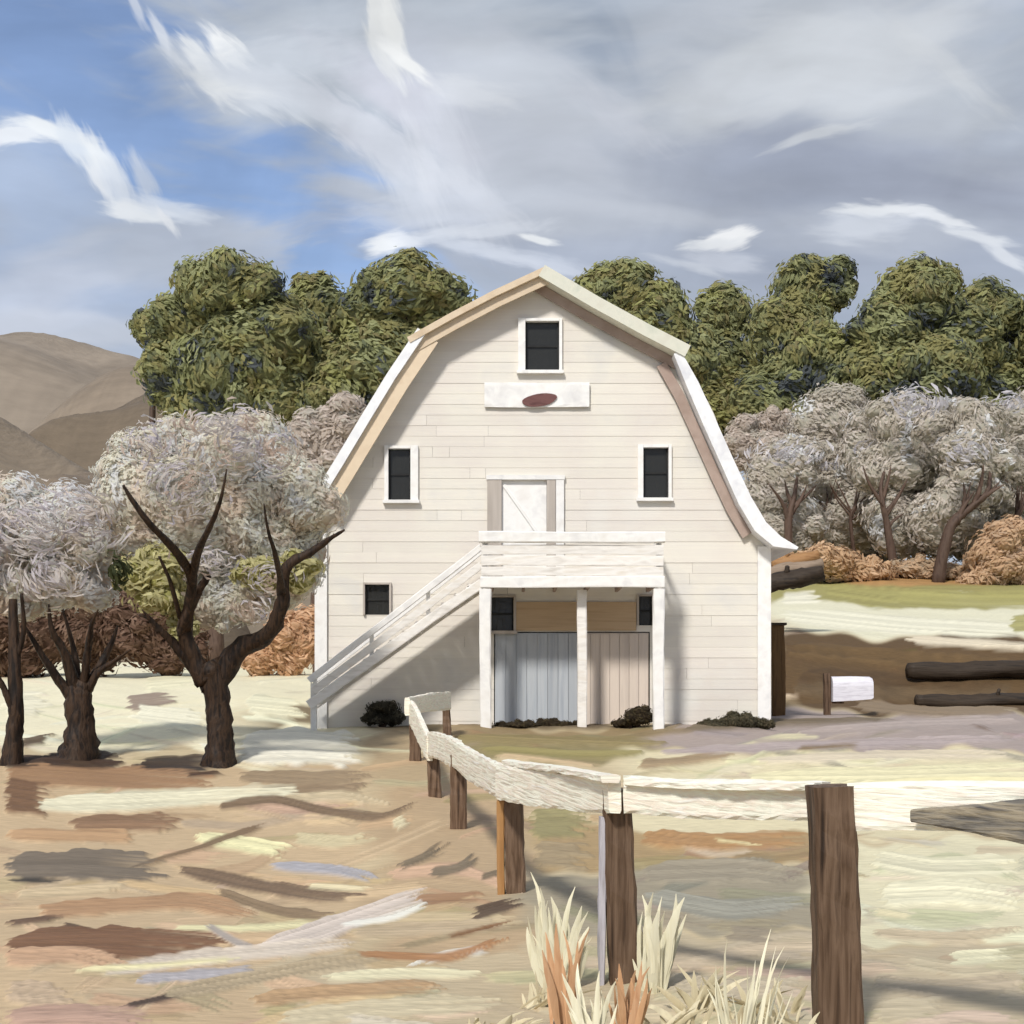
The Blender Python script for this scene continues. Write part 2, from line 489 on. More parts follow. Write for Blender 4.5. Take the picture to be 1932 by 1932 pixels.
M_FRAMEGREY = streak_mat("grey_casing", [(176, 166, 156), (196, 186, 176)], (9, 1, .6), k=.9, bump=.2, dist=.01)
M_POST = streak_mat("dark_post_wood", [(54, 40, 30), (98, 76, 58), (128, 104, 84), (74, 56, 42)], (26, 26, 1.6), k=.8, bump=.8, dist=.02, tint=.12)
M_RAIL = streak_mat("pale_rail_wood", [(196, 184, 168), (236, 227, 211), (221, 210, 194), (240, 232, 220)], (1.0, 6, 34), k=1.12, bump=.55, dist=.03, tint=.05)
M_RAILAWAY = streak_mat("pale_rail_wood_away", [(186, 174, 158), (236, 227, 211), (216, 205, 188), (240, 232, 220)], (8, .8, 38), k=1.12, bump=.55, dist=.03, tint=.05)
M_RAILDARK = streak_mat("weathered_rail_wood", [(62, 64, 70), (126, 120, 110), (168, 156, 134), (90, 88, 88)], (1.0, 6, 30), k=.8, bump=.9, dist=.03)
M_BARK = streak_mat("bark", [(24, 18, 14), (48, 36, 28), (80, 60, 44), (34, 26, 20)], (16, 16, 3), k=.62, bump=.9, dist=.04, tint=.12)
M_BARKFAR = streak_mat("far_bark", [(70, 52, 44), (104, 84, 72), (86, 66, 56)], (6, 6, 1.2), k=.8, bump=.6, dist=.05, tint=.15)
M_LOG = streak_mat("dark_log", [(36, 30, 26), (70, 58, 46), (52, 42, 34)], (1, 12, 12), k=.8, bump=.8, dist=.04, tint=.12)
M_LOGTAN = streak_mat("tan_log", [(146, 102, 62), (176, 134, 90), (160, 116, 74)], (1.2, 12, 12), k=.8, bump=.6, dist=.03)
M_LOGGREY = streak_mat("grey_log", [(136, 116, 96), (162, 142, 122), (148, 128, 108)], (1.2, 12, 12), k=.8, bump=.6, dist=.03)
M_BOXW = streak_mat("box_paint", [(196, 192, 200), (226, 224, 230), (210, 206, 214)], (3, 3, 22), k=.95, bump=.5, dist=.01)
M_STRAW = streak_mat("straw_blade", [(220, 212, 178), (238, 232, 204), (228, 220, 188)], (30, 30, 3), k=.85, bump=.4, dist=.004, tint=.12)
M_RUST = streak_mat("rust_leaf", [(186, 136, 96), (212, 168, 128), (198, 152, 112)], (30, 30, 4), k=.85, bump=.4, dist=.004, tint=.15)
M_DARKIN = streak_mat("dark_interior", [(34, 34, 36), (54, 54, 52)], (2, 2, 2), k=.7, bump=.1)
M_GLASS, _nt, _b = new_mat("window_glass")
_b.inputs['Base Color'].default_value = alb((48, 48, 46), .8) + (1,)
_b.inputs['Roughness'].default_value = .22
_b.inputs['Specular IOR Level'].default_value = .4
_n = _nt.nodes.new('ShaderNodeTexNoise'); _n.inputs['Scale'].default_value = 5
_bp = _nt.nodes.new('ShaderNodeBump'); _bp.inputs['Strength'].default_value = .25; _bp.inputs['Distance'].default_value = .05
_nt.links.new(_n.outputs[0], _bp.inputs['Height']); _nt.links.new(_bp.outputs[0], _b.inputs['Normal'])

# ------------------------------------------------------------------ the lie of the land
PL = np.array([(-8, 0), (8, 0), (10, -.03), (13, -.1), (15, -.1), (18, .03), (22, .37), (26, .72), (29, .95), (31, 1.0), (45, 1.55), (60, 2.25), (90, 3.2), (150, 4), (700, 5)])
PR = np.array([(-8, 0), (8, 0), (10, -.03), (13, -.1), (15, -.1), (18, .03), (22, .37), (26, .72), (29, .95), (31, 1.0), (36, 1.2), (38.8, 1.3), (40.2, 2.1), (42, 3.0), (44, 3.35),
               (55, 4.5), (70, 6.0), (85, 8.6), (110, 10.5), (150, 12), (700, 14)])


def hz(x, d):
    x, d = np.asarray(x, float), np.asarray(d, float)
    w = np.clip((x - 5.4) / 2.4, 0, 1)
    w = w * w * (3 - 2 * w)
    dd = d + (np.sin(x * .35) * .5 + np.sin(x * .9 + 1) * .25) * np.clip((d - 33) / 4, 0, 1)
    z = np.interp(d, PL[:, 0], PL[:, 1]) * (1 - w) + np.interp(dd - .05 * np.clip(x - 8, 0, 30), PR[:, 0], PR[:, 1]) * w
    near = np.clip((d - 3) / 6, 0, 1)
    z = z + near * (.035 * np.sin(x * 1.3 + d * .55) + .025 * np.sin(x * .55 - d * 1.1 + 2) + .012 * np.sin(x * 3.1 + d * 1.9))
    return z


def gz(x, d):
    return float(hz(x, d))


def G(px, d):
    """a point on the ground below image column px, d metres away"""
    x = (px - 966) / 2654.0 * d
    return Vector((x, d, gz(x, d)))


dr = [-8.0, -4.0, -1.0, 1.0, 2.5, 3.6, 4.4, 5.0, 5.4, 5.7]
d = 5.9
while d < 46:
    dr.append(d); d *= 1.005
while d < 100:
    dr.append(d); d *= 1.009
while d < 700:
    dr.append(d); d *= 1.06
dr = np.array(dr)
sc_ = np.linspace(-.385, .385, 760)
fl = .385 + np.cumsum(np.linspace(.004, .06, 34))
sc_ = np.concatenate([-fl[::-1], sc_, fl])
DD, SS = np.meshgrid(dr, sc_, indexing='ij')
XX = SS * (np.maximum(DD, 2.0) + 1.0)
ZZ = hz(XX, DD)
dcl = np.maximum(DD, 3.0)
PX = 966 + 2654 * XX / dcl
PY = 1290 + 2654 * (EYE - ZZ) / dcl
nr, nc = DD.shape
COL = np.zeros((nr, nc, 3))
REL = np.zeros((nr, nc))

REGIONS = [   # x0, x1, y0, y1, soil / grass / straw colour
    (-9e9, 9e9, -9e9, 9e9, (206, 186, 148)),
    (-9e9, 700, 1440, 2600, (204, 176, 138)),
    (700, 1000, 1440, 2600, (190, 162, 126)),
    (1000, 1560, 1540, 1640, (174, 146, 104)),
    (1000, 1560, 1640, 1760, (164, 152, 128)),
    (1000, 1560, 1760, 2600, (196, 178, 146)),
    (500, 1000, 1800, 2600, (200, 180, 146)),
    (1560, 9e9, 1580, 1780, (232, 222, 184)),
    (1560, 9e9, 1780, 2600, (200, 182, 150)),
    (-9e9, 470, 1000, 1420, (246, 236, 200)),
    (440, 760, 1000, 1445, (240, 230, 194)),
    (690, 900, 1350, 1480, (184, 160, 124)),
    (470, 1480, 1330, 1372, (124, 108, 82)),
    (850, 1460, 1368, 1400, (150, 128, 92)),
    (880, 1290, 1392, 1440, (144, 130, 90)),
    (1250, 9e9, 1340, 1420, (168, 152, 144)),
    (1180, 9e9, 1415, 1580, (228, 214, 174)),
    (1440, 9e9, 1195, 1345, (92, 70, 44)),
    (1440, 9e9, 1125, 1200, (234, 228, 196)),
    (1440, 9e9, 700, 1140, (158, 150, 92)),
]


def region(px, py):
    c = None
    for (x0, x1, y0, y1, col) in REGIONS:
        if x0 <= px <= x1 and y0 <= py <= y1:
            c = col
    return c


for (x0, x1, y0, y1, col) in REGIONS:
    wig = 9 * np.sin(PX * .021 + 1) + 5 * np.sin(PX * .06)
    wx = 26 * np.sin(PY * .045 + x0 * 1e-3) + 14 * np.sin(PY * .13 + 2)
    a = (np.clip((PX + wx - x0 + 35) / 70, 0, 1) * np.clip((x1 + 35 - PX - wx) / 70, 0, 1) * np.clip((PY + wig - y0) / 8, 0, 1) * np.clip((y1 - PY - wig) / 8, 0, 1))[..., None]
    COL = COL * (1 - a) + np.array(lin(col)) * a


def vnoise(x, seed, n=512):
    t = np.random.RandomState(seed).rand(n)
    i = np.floor(x).astype(int)
    f = x - i
    f = f * f * (3 - 2 * f)
    return t[i % n] * (1 - f) + t[(i + 1) % n] * f


PXf, PYf = PX.ravel(), PY.ravel()
COLf, RELf = COL.reshape(-1, 3), REL.ravel()
OK = (DD.ravel() > 2.0)


def swathe(pts, width, col, seed, op=.95, thick=1.0, nb=None):
    """one stroke of soil, straw, sand or painted shadow on the ground: ragged ends, ridges along it"""
    pts = np.array(pts, float)
    if len(pts) == 2:
        pts = np.array([pts[0], (pts[0] * 2 + pts[1]) / 3, (pts[0] + pts[1] * 2) / 3, pts[1]])
    seg = np.concatenate([[0], np.cumsum(np.hypot(*np.diff(pts, axis=0).T))])
    tt = np.linspace(0, seg[-1], max(6, int(seg[-1] / 18)))
    # smooth the polyline
    fx, fy = np.interp(tt, seg, pts[:, 0]), np.interp(tt, seg, pts[:, 1])
    for _ in range(2):
        fx[1:-1] = (fx[:-2] + 2 * fx[1:-1] + fx[2:]) / 4
        fy[1:-1] = (fy[:-2] + 2 * fy[1:-1] + fy[2:]) / 4
    hw = width / 2.0
    m = OK & (PXf > fx.min() - width) & (PXf < fx.max() + width) & (PYf > fy.min() - width) & (PYf < fy.max() + width)
    idx = np.nonzero(m)[0]
    if not len(idx):
        return
    x, y = PXf[idx], PYf[idx]
    best = np.full(len(idx), 1e9); T = np.zeros(len(idx)); S = np.zeros(len(idx))
    for i in range(len(tt) - 1):
        ax, ay, bx, by = fx[i], fy[i], fx[i + 1], fy[i + 1]
        ex, ey = bx - ax, by - ay
        l2 = ex * ex + ey * ey + 1e-9
        u = ((x - ax) * ex + (y - ay) * ey) / l2
        lo = -3 if i == 0 else 0
        hi = 4 if i == len(tt) - 2 else 1
        uc = np.clip(u, lo, hi)
        qx, qy = x - ax - uc * ex, y - ay - uc * ey
        dd = qx * qx + qy * qy
        b = dd < best
        best[b] = dd[b]
        l = math.sqrt(l2)
        T[b] = tt[i] + uc[b] * l
        S[b] = ((x - ax) * ey - (y - ay) * ex)[b] / l
    S = S / hw
    nb = nb or max(3.0, width / 4.0)
    br = vnoise((S + 1.5) * nb + T * .01, seed)
    br2 = vnoise((S + 1.5) * nb * .45 + T * .004, seed + 1)
    Lt = seg[-1]
    r0 = 26 * vnoise((S + 1.5) * nb * .7, seed + 2) * min(1, Lt / 150)
    r1 = 60 * vnoise((S + 1.5) * nb * .7, seed + 3) * min(1, Lt / 150)
    edge = .80 + .22 * vnoise(T / 30.0, seed + 4) + .04 * vnoise(T / 9.0, seed + 5)
    taper = np.clip(.55 + T / (Lt + 1) * 3, 0, 1) * np.clip(.5 + (Lt - T) / (Lt + 1) * 2.5, 0, 1)
    a = np.clip((edge * taper - np.abs(S)) * hw / 5.0, 0, 1) * np.clip((T - r0) / 5, 0, 1) * np.clip((Lt - r1 - T) / 8, 0, 1)
    dry = np.clip((T / Lt - .55) * 2, 0, 1) * np.clip((.42 - br) * 5, 0, 1)
    a = a * (1 - .8 * dry) * op
    c = np.array(lin(col))[None, :] * (.76 + .36 * br + .14 * br2)[:, None]
    COLf[idx] = COLf[idx] * (1 - a[:, None]) + c * a[:, None]
    h = thick * (.25 + .8 * br + .28 * np.exp(-((np.abs(S) - .78) / .13) ** 2))
    RELf[idx] = RELf[idx] * (1 - a) + h * a


rs = np.random.RandomState(11)
for i in range(640):
    py = 1300 + 900 * rs.rand() ** 1.0
    if i % 4 == 0:
        py = rs.uniform(1120, 1440)
    px = rs.uniform(-500, 2450)
    k = np.clip((py - 1150) / 700, .25, 1)
    c = np.array(region(px, py), float)
    c = np.clip(c * rs.uniform(.86, 1.10) + rs.uniform(-8, 8, 3), 20, 244)
    Ls = rs.uniform(90, 340) * (.6 + .5 * k)
    an = rs.normal(0, .16)
    bend = rs.normal(0, .16) * Ls
    ex, ey = math.cos(an) * Ls, math.sin(an) * Ls
    swathe([(px, py), (px + ex * .5, py + ey * .5 + bend * .4), (px + ex, py + ey)], rs.uniform(16, 46) * k, c, 1000 + i * 7, .8, .8)

SW = [
    # under the blossom trees; dark strokes are soil with trunk shadow painted in
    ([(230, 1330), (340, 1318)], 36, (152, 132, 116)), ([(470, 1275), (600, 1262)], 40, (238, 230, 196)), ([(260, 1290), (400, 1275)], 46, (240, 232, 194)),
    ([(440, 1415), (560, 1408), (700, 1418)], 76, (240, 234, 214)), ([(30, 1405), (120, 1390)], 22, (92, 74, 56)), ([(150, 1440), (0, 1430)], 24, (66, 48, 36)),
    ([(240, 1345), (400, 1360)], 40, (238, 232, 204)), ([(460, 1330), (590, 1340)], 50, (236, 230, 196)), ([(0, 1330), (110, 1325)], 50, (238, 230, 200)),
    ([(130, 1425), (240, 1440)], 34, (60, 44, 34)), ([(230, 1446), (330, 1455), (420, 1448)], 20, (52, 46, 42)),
    # the raked soil on the left, a post shadow painted in
    ([(0, 1460), (230, 1470), (430, 1475)], 50, (160, 122, 88)), ([(440, 1465), (600, 1470), (720, 1462)], 34, (150, 128, 100)), ([(470, 1490), (640, 1492), (720, 1480)], 26, (140, 118, 92)),
    ([(0, 1500), (110, 1512)], 70, (116, 84, 60)), ([(60, 1520), (250, 1512), (430, 1500), (590, 1492)], 42, (238, 230, 196)), ([(520, 1512), (650, 1500), (740, 1520)], 24, (206, 186, 150)),
    ([(400, 1525), (520, 1508), (600, 1530), (720, 1545), (790, 1512)], 24, (120, 98, 76)), ([(120, 1558), (360, 1550)], 42, (136, 104, 78)), ([(0, 1575), (300, 1580)], 30, (190, 150, 110)),
    ([(360, 1578), (500, 1600), (580, 1612)], 36, (240, 232, 178)), ([(540, 1580), (640, 1590), (720, 1575)], 28, (214, 198, 156)), ([(240, 1640), (380, 1600), (520, 1550)], 18, (128, 104, 78)),
    ([(0, 1636), (160, 1632), (330, 1640)], 66, (116, 104, 90)), ([(0, 1662), (160, 1664)], 14, (60, 56, 52)), ([(330, 1640), (480, 1672), (600, 1690), (700, 1692)], 34, (116, 94, 74)),
    ([(500, 1632), (640, 1642), (740, 1668)], 24, (178, 175, 180)), ([(560, 1672), (720, 1680)], 16, (226, 210, 168)), ([(20, 1690), (260, 1672)], 26, (206, 182, 144)),
    ([(400, 1680), (520, 1720), (600, 1730), (650, 1722)], 26, (132, 110, 84)), ([(0, 1745), (60, 1738), (150, 1728)], 18, (100, 76, 60)), ([(110, 1742), (220, 1768)], 16, (96, 76, 60)),
    ([(60, 1720), (360, 1700), (500, 1730)], 40, (176, 136, 100)), ([(0, 1790), (200, 1778), (420, 1790), (450, 1800)], 72, (120, 84, 60)), ([(320, 1752), (480, 1752), (640, 1738)], 20, (238, 228, 176)),
    ([(380, 1740), (460, 1790), (520, 1800)], 22, (176, 164, 154)), ([(480, 1800), (600, 1760), (720, 1716), (830, 1680)], 46, (222, 206, 192)), ([(640, 1748), (740, 1736), (840, 1690)], 18, (240, 236, 222)),
    ([(180, 1835), (380, 1808), (560, 1790), (680, 1776)], 34, (222, 206, 186)), ([(250, 1850), (400, 1838), (520, 1826)], 26, (182, 176, 178)), ([(0, 1812), (130, 1800), (260, 1830)], 40, (198, 158, 124)),
    ([(130, 1832), (300, 1824), (480, 1806)], 16, (236, 224, 172)), ([(220, 1905), (330, 1880), (440, 1842)], 20, (72, 58, 50)), ([(300, 1880), (460, 1850), (600, 1820), (760, 1800)], 34, (180, 160, 128)),
    ([(460, 1890), (640, 1870), (860, 1860)], 36, (186, 150, 110)), ([(520, 1925), (700, 1905), (960, 1890)], 44, (214, 198, 162)), ([(0, 1870), (160, 1880)], 50, (196, 170, 140)),
    ([(0, 1920), (160, 1915), (300, 1925)], 50, (186, 150, 130)), ([(600, 1845), (760, 1836), (920, 1838)], 24, (232, 222, 182)), ([(930, 1790), (840, 1800), (760, 1830)], 22, (236, 230, 214)),
    ([(660, 1760), (860, 1752), (980, 1740)], 30, (190, 168, 136)), ([(660, 1800), (850, 1810), (980, 1760)], 22, (176, 126, 84)), ([(840, 1770), (990, 1735)], 14, (130, 90, 58)),
    ([(740, 1640), (800, 1620), (860, 1580)], 26, (118, 104, 84)), ([(800, 1650), (880, 1640), (910, 1600)], 26, (122, 108, 88)), ([(900, 1660), (960, 1640)], 18, (122, 106, 84)),
    ([(880, 1730), (950, 1710), (1000, 1695)], 34, (88, 70, 56)), ([(780, 1700), (930, 1690)], 26, (160, 122, 90)), ([(740, 1560), (780, 1540)], 30, (226, 212, 172)),  # the darkest stroke paints the third fence post's cast shadow
    # between barn and fence
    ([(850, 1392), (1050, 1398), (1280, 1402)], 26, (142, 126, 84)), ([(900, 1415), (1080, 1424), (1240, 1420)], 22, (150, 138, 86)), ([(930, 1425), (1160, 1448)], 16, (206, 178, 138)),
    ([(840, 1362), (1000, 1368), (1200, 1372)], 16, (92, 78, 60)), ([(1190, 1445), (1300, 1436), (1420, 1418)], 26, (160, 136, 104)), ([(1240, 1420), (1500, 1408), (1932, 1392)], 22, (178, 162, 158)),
    ([(1280, 1376), (1420, 1366), (1640, 1360), (1760, 1372)], 22, (110, 96, 76)), ([(1500, 1385), (1700, 1368), (1932, 1356)], 24, (176, 160, 152)), ([(1420, 1436), (1700, 1424), (1932, 1424)], 24, (222, 206, 178)),
    ([(1400, 1470), (1700, 1462), (1980, 1448)], 40, (240, 230, 184)), ([(1490, 1415), (1640, 1405)], 14, (140, 118, 90)), ([(1620, 1484), (1780, 1476), (1980, 1474)], 22, (240, 228, 176)),
    # seen under the rails
    ([(990, 1560), (1060, 1550), (1130, 1560)], 60, (150, 140, 96)), ([(1200, 1580), (1350, 1590), (1540, 1580)], 40, (178, 134, 88)), ([(1210, 1650), (1400, 1640), (1530, 1655)], 50, (160, 148, 126)),
    ([(1340, 1585), (1460, 1600)], 12, (236, 218, 162)), ([(1210, 1690), (1380, 1720), (1530, 1700)], 44, (162, 158, 142)), ([(1000, 1610), (1130, 1620)], 60, (160, 140, 108)),
    ([(1640, 1620), (1760, 1640), (1932, 1632)], 50, (240, 232, 196)), ([(1650, 1690), (1800, 1680), (1950, 1700)], 56, (242, 234, 198)), ([(1640, 1760), (1800, 1772), (1950, 1750)], 30, (210, 190, 156)),
    ([(1780, 1812), (1932, 1800)], 34, (238, 230, 190)), ([(1640, 1850), (1780, 1870), (1950, 1850)], 40, (192, 174, 146)), ([(1640, 1910), (1800, 1900)], 50, (206, 190, 158)),
    ([(1640, 1720), (1740, 1735)], 18, (236, 222, 178)), ([(1240, 1850), (1400, 1870), (1530, 1850)], 50, (200, 184, 156)), ([(1000, 1900), (1200, 1910), (1400, 1900)], 44, (208, 190, 156)),
    ([(640, 1930), (860, 1955)], 40, (220, 206, 180)), ([(1000, 1820), (1120, 1840)], 44, (220, 208, 172)),
    # the field and the bank on the right
    ([(1470, 1160), (1700, 1180), (1980, 1190)], 40, (240, 234, 206)), ([(1470, 1130), (1560, 1125)], 30, (242, 236, 210)), ([(1700, 1205), (1980, 1222)], 22, (230, 214, 184)),
    ([(1480, 1225), (1660, 1240), (1932, 1255)], 40, (98, 75, 46)), ([(1480, 1300), (1700, 1310), (1932, 1300)], 40, (96, 77, 54)), ([(1500, 1270), (1700, 1285), (1932, 1290)], 36, (82, 62, 40)),
    ([(1540, 1112), (1680, 1128), (1820, 1132)], 46, (162, 154, 92)), ([(1680, 1128), (1850, 1134), (2000, 1128)], 40, (166, 158, 94)), ([(1580, 1100), (1750, 1106), (1960, 1104)], 26, (156, 146, 88)), ([(1900, 1180), (1990, 1170)], 40, (164, 156, 94)), ([(1530, 1085), (1680, 1095), (1932, 1090)], 30, (176, 132, 82)),
    ([(1600, 1330), (1760, 1345), (1932, 1340)], 26, (140, 120, 96)),
    ([(70, 1432), (160, 1440), (250, 1436)], 34, (66, 48, 36)), ([(0, 1440), (90, 1440)], 24, (62, 46, 36)), ([(250, 1444), (340, 1438), (440, 1440)], 30, (58, 46, 38)), ([(340, 1466), (440, 1456)], 14, (74, 52, 38)),  # trunk bases: dark soil and the trees' shadow, both painted
]
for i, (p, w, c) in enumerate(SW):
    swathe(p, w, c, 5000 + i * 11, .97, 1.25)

RELf -= .35
lift = RELf * np.clip(DD.ravel(), 4, 60) * .0021 * np.clip((DD.ravel() - 2) / 3, 0, 1) * np.clip((62 - DD.ravel()) / 30, 0, 1)
nvt = nr * nc
co = np.stack([XX.ravel(), DD.ravel(), ZZ.ravel() + lift], 1).astype(np.float32)
ii = np.arange(nvt).reshape(nr, nc)
quads = np.stack([ii[:-1, :-1], ii[:-1, 1:], ii[1:, 1:], ii[1:, :-1]], -1).reshape(-1, 4)
me = bpy.data.meshes.new("ground")
me.vertices.add(nvt)
me.vertices.foreach_set("co", co.ravel())
me.loops.add(len(quads) * 4)
me.loops.foreach_set("vertex_index", quads.ravel().astype(np.int32))
me.polygons.add(len(quads))
me.polygons.foreach_set("loop_start", np.arange(0, len(quads) * 4, 4, dtype=np.int32))
me.polygons.foreach_set("use_smooth", np.ones(len(quads), bool))
me.update(calc_edges=True)
ca = me.color_attributes.new("Col", 'FLOAT_COLOR', 'POINT')
GA = .80 * np.array([1.0, 1.0, .99])
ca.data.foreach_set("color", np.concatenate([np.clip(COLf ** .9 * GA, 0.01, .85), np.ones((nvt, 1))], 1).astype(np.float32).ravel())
m, nt, b = new_mat("soil_and_straw")
N, l = nt.nodes.new, nt.links.new
at = N('ShaderNodeVertexColor'); at.layer_name = "Col"
tcg = N('ShaderNodeTexCoord')
mpg = N('ShaderNodeMapping'); mpg.inputs['Scale'].default_value = (5, 22, 5); l(tcg.outputs['Object'], mpg.inputs['Vector'])
ng = N('ShaderNodeTexNoise'); ng.inputs['Scale'].default_value = 1; ng.inputs['Detail'].default_value = 6; l(mpg.outputs[0], ng.inputs['Vector'])
mg = N('ShaderNodeMapRange'); l(ng.outputs[0], mg.inputs['Value']); mg.inputs['From Min'].default_value = .3; mg.inputs['From Max'].default_value = .7
mg.inputs['To Min'].default_value = .88; mg.inputs['To Max'].default_value = 1.12
vg = N('ShaderNodeVectorMath'); vg.operation = 'SCALE'; l(at.outputs[0], vg.inputs[0]); l(mg.outputs[0], vg.inputs['Scale']); l(vg.outputs[0], b.inputs['Base Color'])
b.inputs['Roughness'].default_value = .8
bg_ = N('ShaderNodeBump'); bg_.inputs['Strength'].default_value = .35; bg_.inputs['Distance'].default_value = .03; l(ng.outputs[0], bg_.inputs['Height']); l(bg_.outputs[0], b.inputs['Normal'])
me.materials.append(m)
go_ = bpy.data.objects.new("ground", me)
C.objects.link(go_)
go_['kind'] = 'structure'

# far hills: rounded mounds one behind the other
M_HILL = stroke_mat("hill_scrub", fibres=14, bump=.5, dist=1.2, amp=.10)


def hill(name, cx, d, ztop, rx, ry, col, seed, skew=0.0, pow_=1.6):
    nx, ny = 150, 46
    rnd = np.random.RandomState(seed)
    U, V = np.meshgrid(np.linspace(-1, 1, nx), np.linspace(-1, 1, ny), indexing='ij')
    r = np.sqrt(U ** 2 + V ** 2)
    h = np.clip(1 - np.clip(r, 0, 1) ** pow_, 0, 1)
    h = h * (1 + .04 * np.sin(U * 9 + seed) + .03 * np.sin(V * 11 + U * 5)) + skew * U * h
    z = 2 + h * (ztop - 2) + rnd.rand(nx, ny) * .004 * ztop
    x = cx + U * rx
    y = d + V * ry
    verts = np.stack([x, y, z], -1).reshape(-1, 3)
    idx = np.arange(nx * ny).reshape(nx, ny)
    f = np.stack([idx[:-1, :-1], idx[1:, :-1], idx[1:, 1:], idx[:-1, 1:]], -1).reshape(-1, 4).tolist()
    base = np.array(alb(col, .9))
    var = (.86 + .28 * vnoise(r * 26 + U * 2, seed) + .10 * rnd.rand(nx, ny))
    cols = np.concatenate([(base[None, None, :] * var[..., None]).reshape(-1, 3), np.ones((nx * ny, 1))], 1)
    uv = np.stack([np.arctan2(V, U) * 3, r * 3], -1).reshape(-1, 2)
    o = add(name, (verts.tolist(), f), M_HILL, smooth=True, cols=cols, uvs=uv)
    o['kind'] = 'structure'
    return o


hill("hill", -185, 560, 139, 175, 90, (138, 126, 112), 3, pow_=2.0)
hill("hill", -110, 470, 108, 110, 60, (130, 117, 102), 9, pow_=2.0)
hill("hill", -97, 380, 82, 70, 45, (108, 95, 79), 6, pow_=2.0)
hill("hill", -118, 300, 58, 62, 40, (126, 113, 97), 8, pow_=2.0)
hill("hill", -40, 330, 58, 60, 40, (128, 116, 101), 12, pow_=2.0)
hill("hill", -84, 290, 46, 34, 36, (120, 106, 90), 4, pow_=2.0)

# ------------------------------------------------------------------ barn
BD = 30.0                    # the front wall stands 30 m off
BX, BZ = P(1025, 1368, BD).x, .95
barn = thing("barn", "white gambrel-roofed wooden barn with balcony and outside staircase on its front", "barn", (BX, BD, BZ))


def W(px, py, d=BD):
    p = P(px, py, d)
    return p.x, p.z


WALL_L = [W(600, 1372), W(600, 936), W(778, 652), W(1030, 515)]
WALL_R = [W(1448, 1372), W(1448, 1030), W(1437, 1000), W(1392, 905), W(1345, 775), W(1285, 668), W(1030, 515)]


def xl(z):
    return float(np.interp(z, [p[1] for p in WALL_L], [p[0] for p in WALL_L]))


def xr(z):
    return float(np.interp(z, [p[1] for p in WALL_R], [p[0] for p in WALL_R]))


OPEN = {   # openings: px box
    'gable': (990, 1056, 606, 700), 'left': (732, 776, 846, 944), 'right': (1212, 1262, 844, 940),
    'stair': (688, 736, 1102, 1160), 'under_left': (922, 970, 1126, 1190), 'under_right': (1204, 1232, 1124, 1180),
    'door': (946, 1032, 908, 1096), 'barn_door': (932, 1226, 1192, 1372),
}
OP = {}
for k_, (a_, b_, c_, d_) in OPEN.items():
    x0, z1 = W(a_, c_); x1, z0 = W(b_, d_)
    OP[k_] = (x0, x1, z0, z1)
zb, zt = BZ - .12, W(1030, 520)[1]
PH = .225
rp = random.Random(3)
nrow = int((zt - zb) / PH)
for r in range(nrow + 1):
    z0, z1 = zb + r * PH, min(zb + (r + 1) * PH, zt - .02)
    if z1 - z0 < .03:
        continue
    cuts = sorted({z0, z1} | {z for o in OP.values() for z in o[2:] if z0 + .004 < z < z1 - .004})
    joints = sorted(rp.uniform(xl(z0) + .6, xr(z0) - .6) for _ in range((1 if r % 2 else 2) if z0 < 7.5 else 0))
    joints = [j for j in joints if not any(o[0] - .1 < j < o[1] + .1 and o[2] < z1 and o[3] > z0 for o in OP.values())]
    boxes = []
    for za, zb_ in zip(cuts[:-1], cuts[1:]):
        zm = (za + zb_) / 2
        holes = sorted((o[0], o[1]) for o in OP.values() if o[2] < zm < o[3])
        edges = sorted(holes + [(j - .002, j + .002) for j in joints])
        a = None
        start = None
        segs = []
        for e0, e1 in edges:
            segs.append((start, e0)); start = e1
        segs.append((start, None))
        for s0, s1 in segs:
            xa = (xl(za), xl(zb_)) if s0 is None else (s0, s0)
            xb = (xr(za), xr(zb_)) if s1 is None else (s1, s1)
            if min(xb) - max(xa) < .02:
                continue
            boxes.append([xa, xb, za, zb_])
    # boxes that touch make one plank
    par = list(range(len(boxes)))

    def find(i):
        while par[i] != i:
            i = par[i]
        return i
    for i in range(len(boxes)):
        for j in range(i):
            A, B = boxes[i], boxes[j]
            if abs(A[2] - B[3]) < 1e-6 and min(A[1][0], B[1][1]) - max(A[0][0], B[0][1]) > .01:
                par[find(i)] = find(j)
    groups = {}
    for i in range(len(boxes)):
        groups.setdefault(find(i), []).append(boxes[i])
    off = rp.uniform(-.002, .002)
    for gset in groups.values():
        parts = []
        dy = off + rp.uniform(-.0015, .0015)
        for xa, xb, za, zb_ in gset:
            def yf(z):
                return BD - .012 - .006 * (z1 - z) / (z1 - z0) + dy
            ya, yb = yf(za), yf(zb_)
            v = [(xa[0], ya, za), (xb[0], ya, za), (xb[1], yb, zb_), (xa[1], yb, zb_), (xa[0], BD + .03, za), (xb[0], BD + .03, za), (xb[1], BD + .03, zb_), (xa[1], BD + .03, zb_)]
            f = [(0, 1, 2, 3), (7, 6, 5, 4), (0, 4, 5, 1), (3, 2, 6, 7), (0, 3, 7, 4), (1, 5, 6, 2)]
            parts.append((v, f))
        add("plank", merge(*parts), M_SIDING, barn)

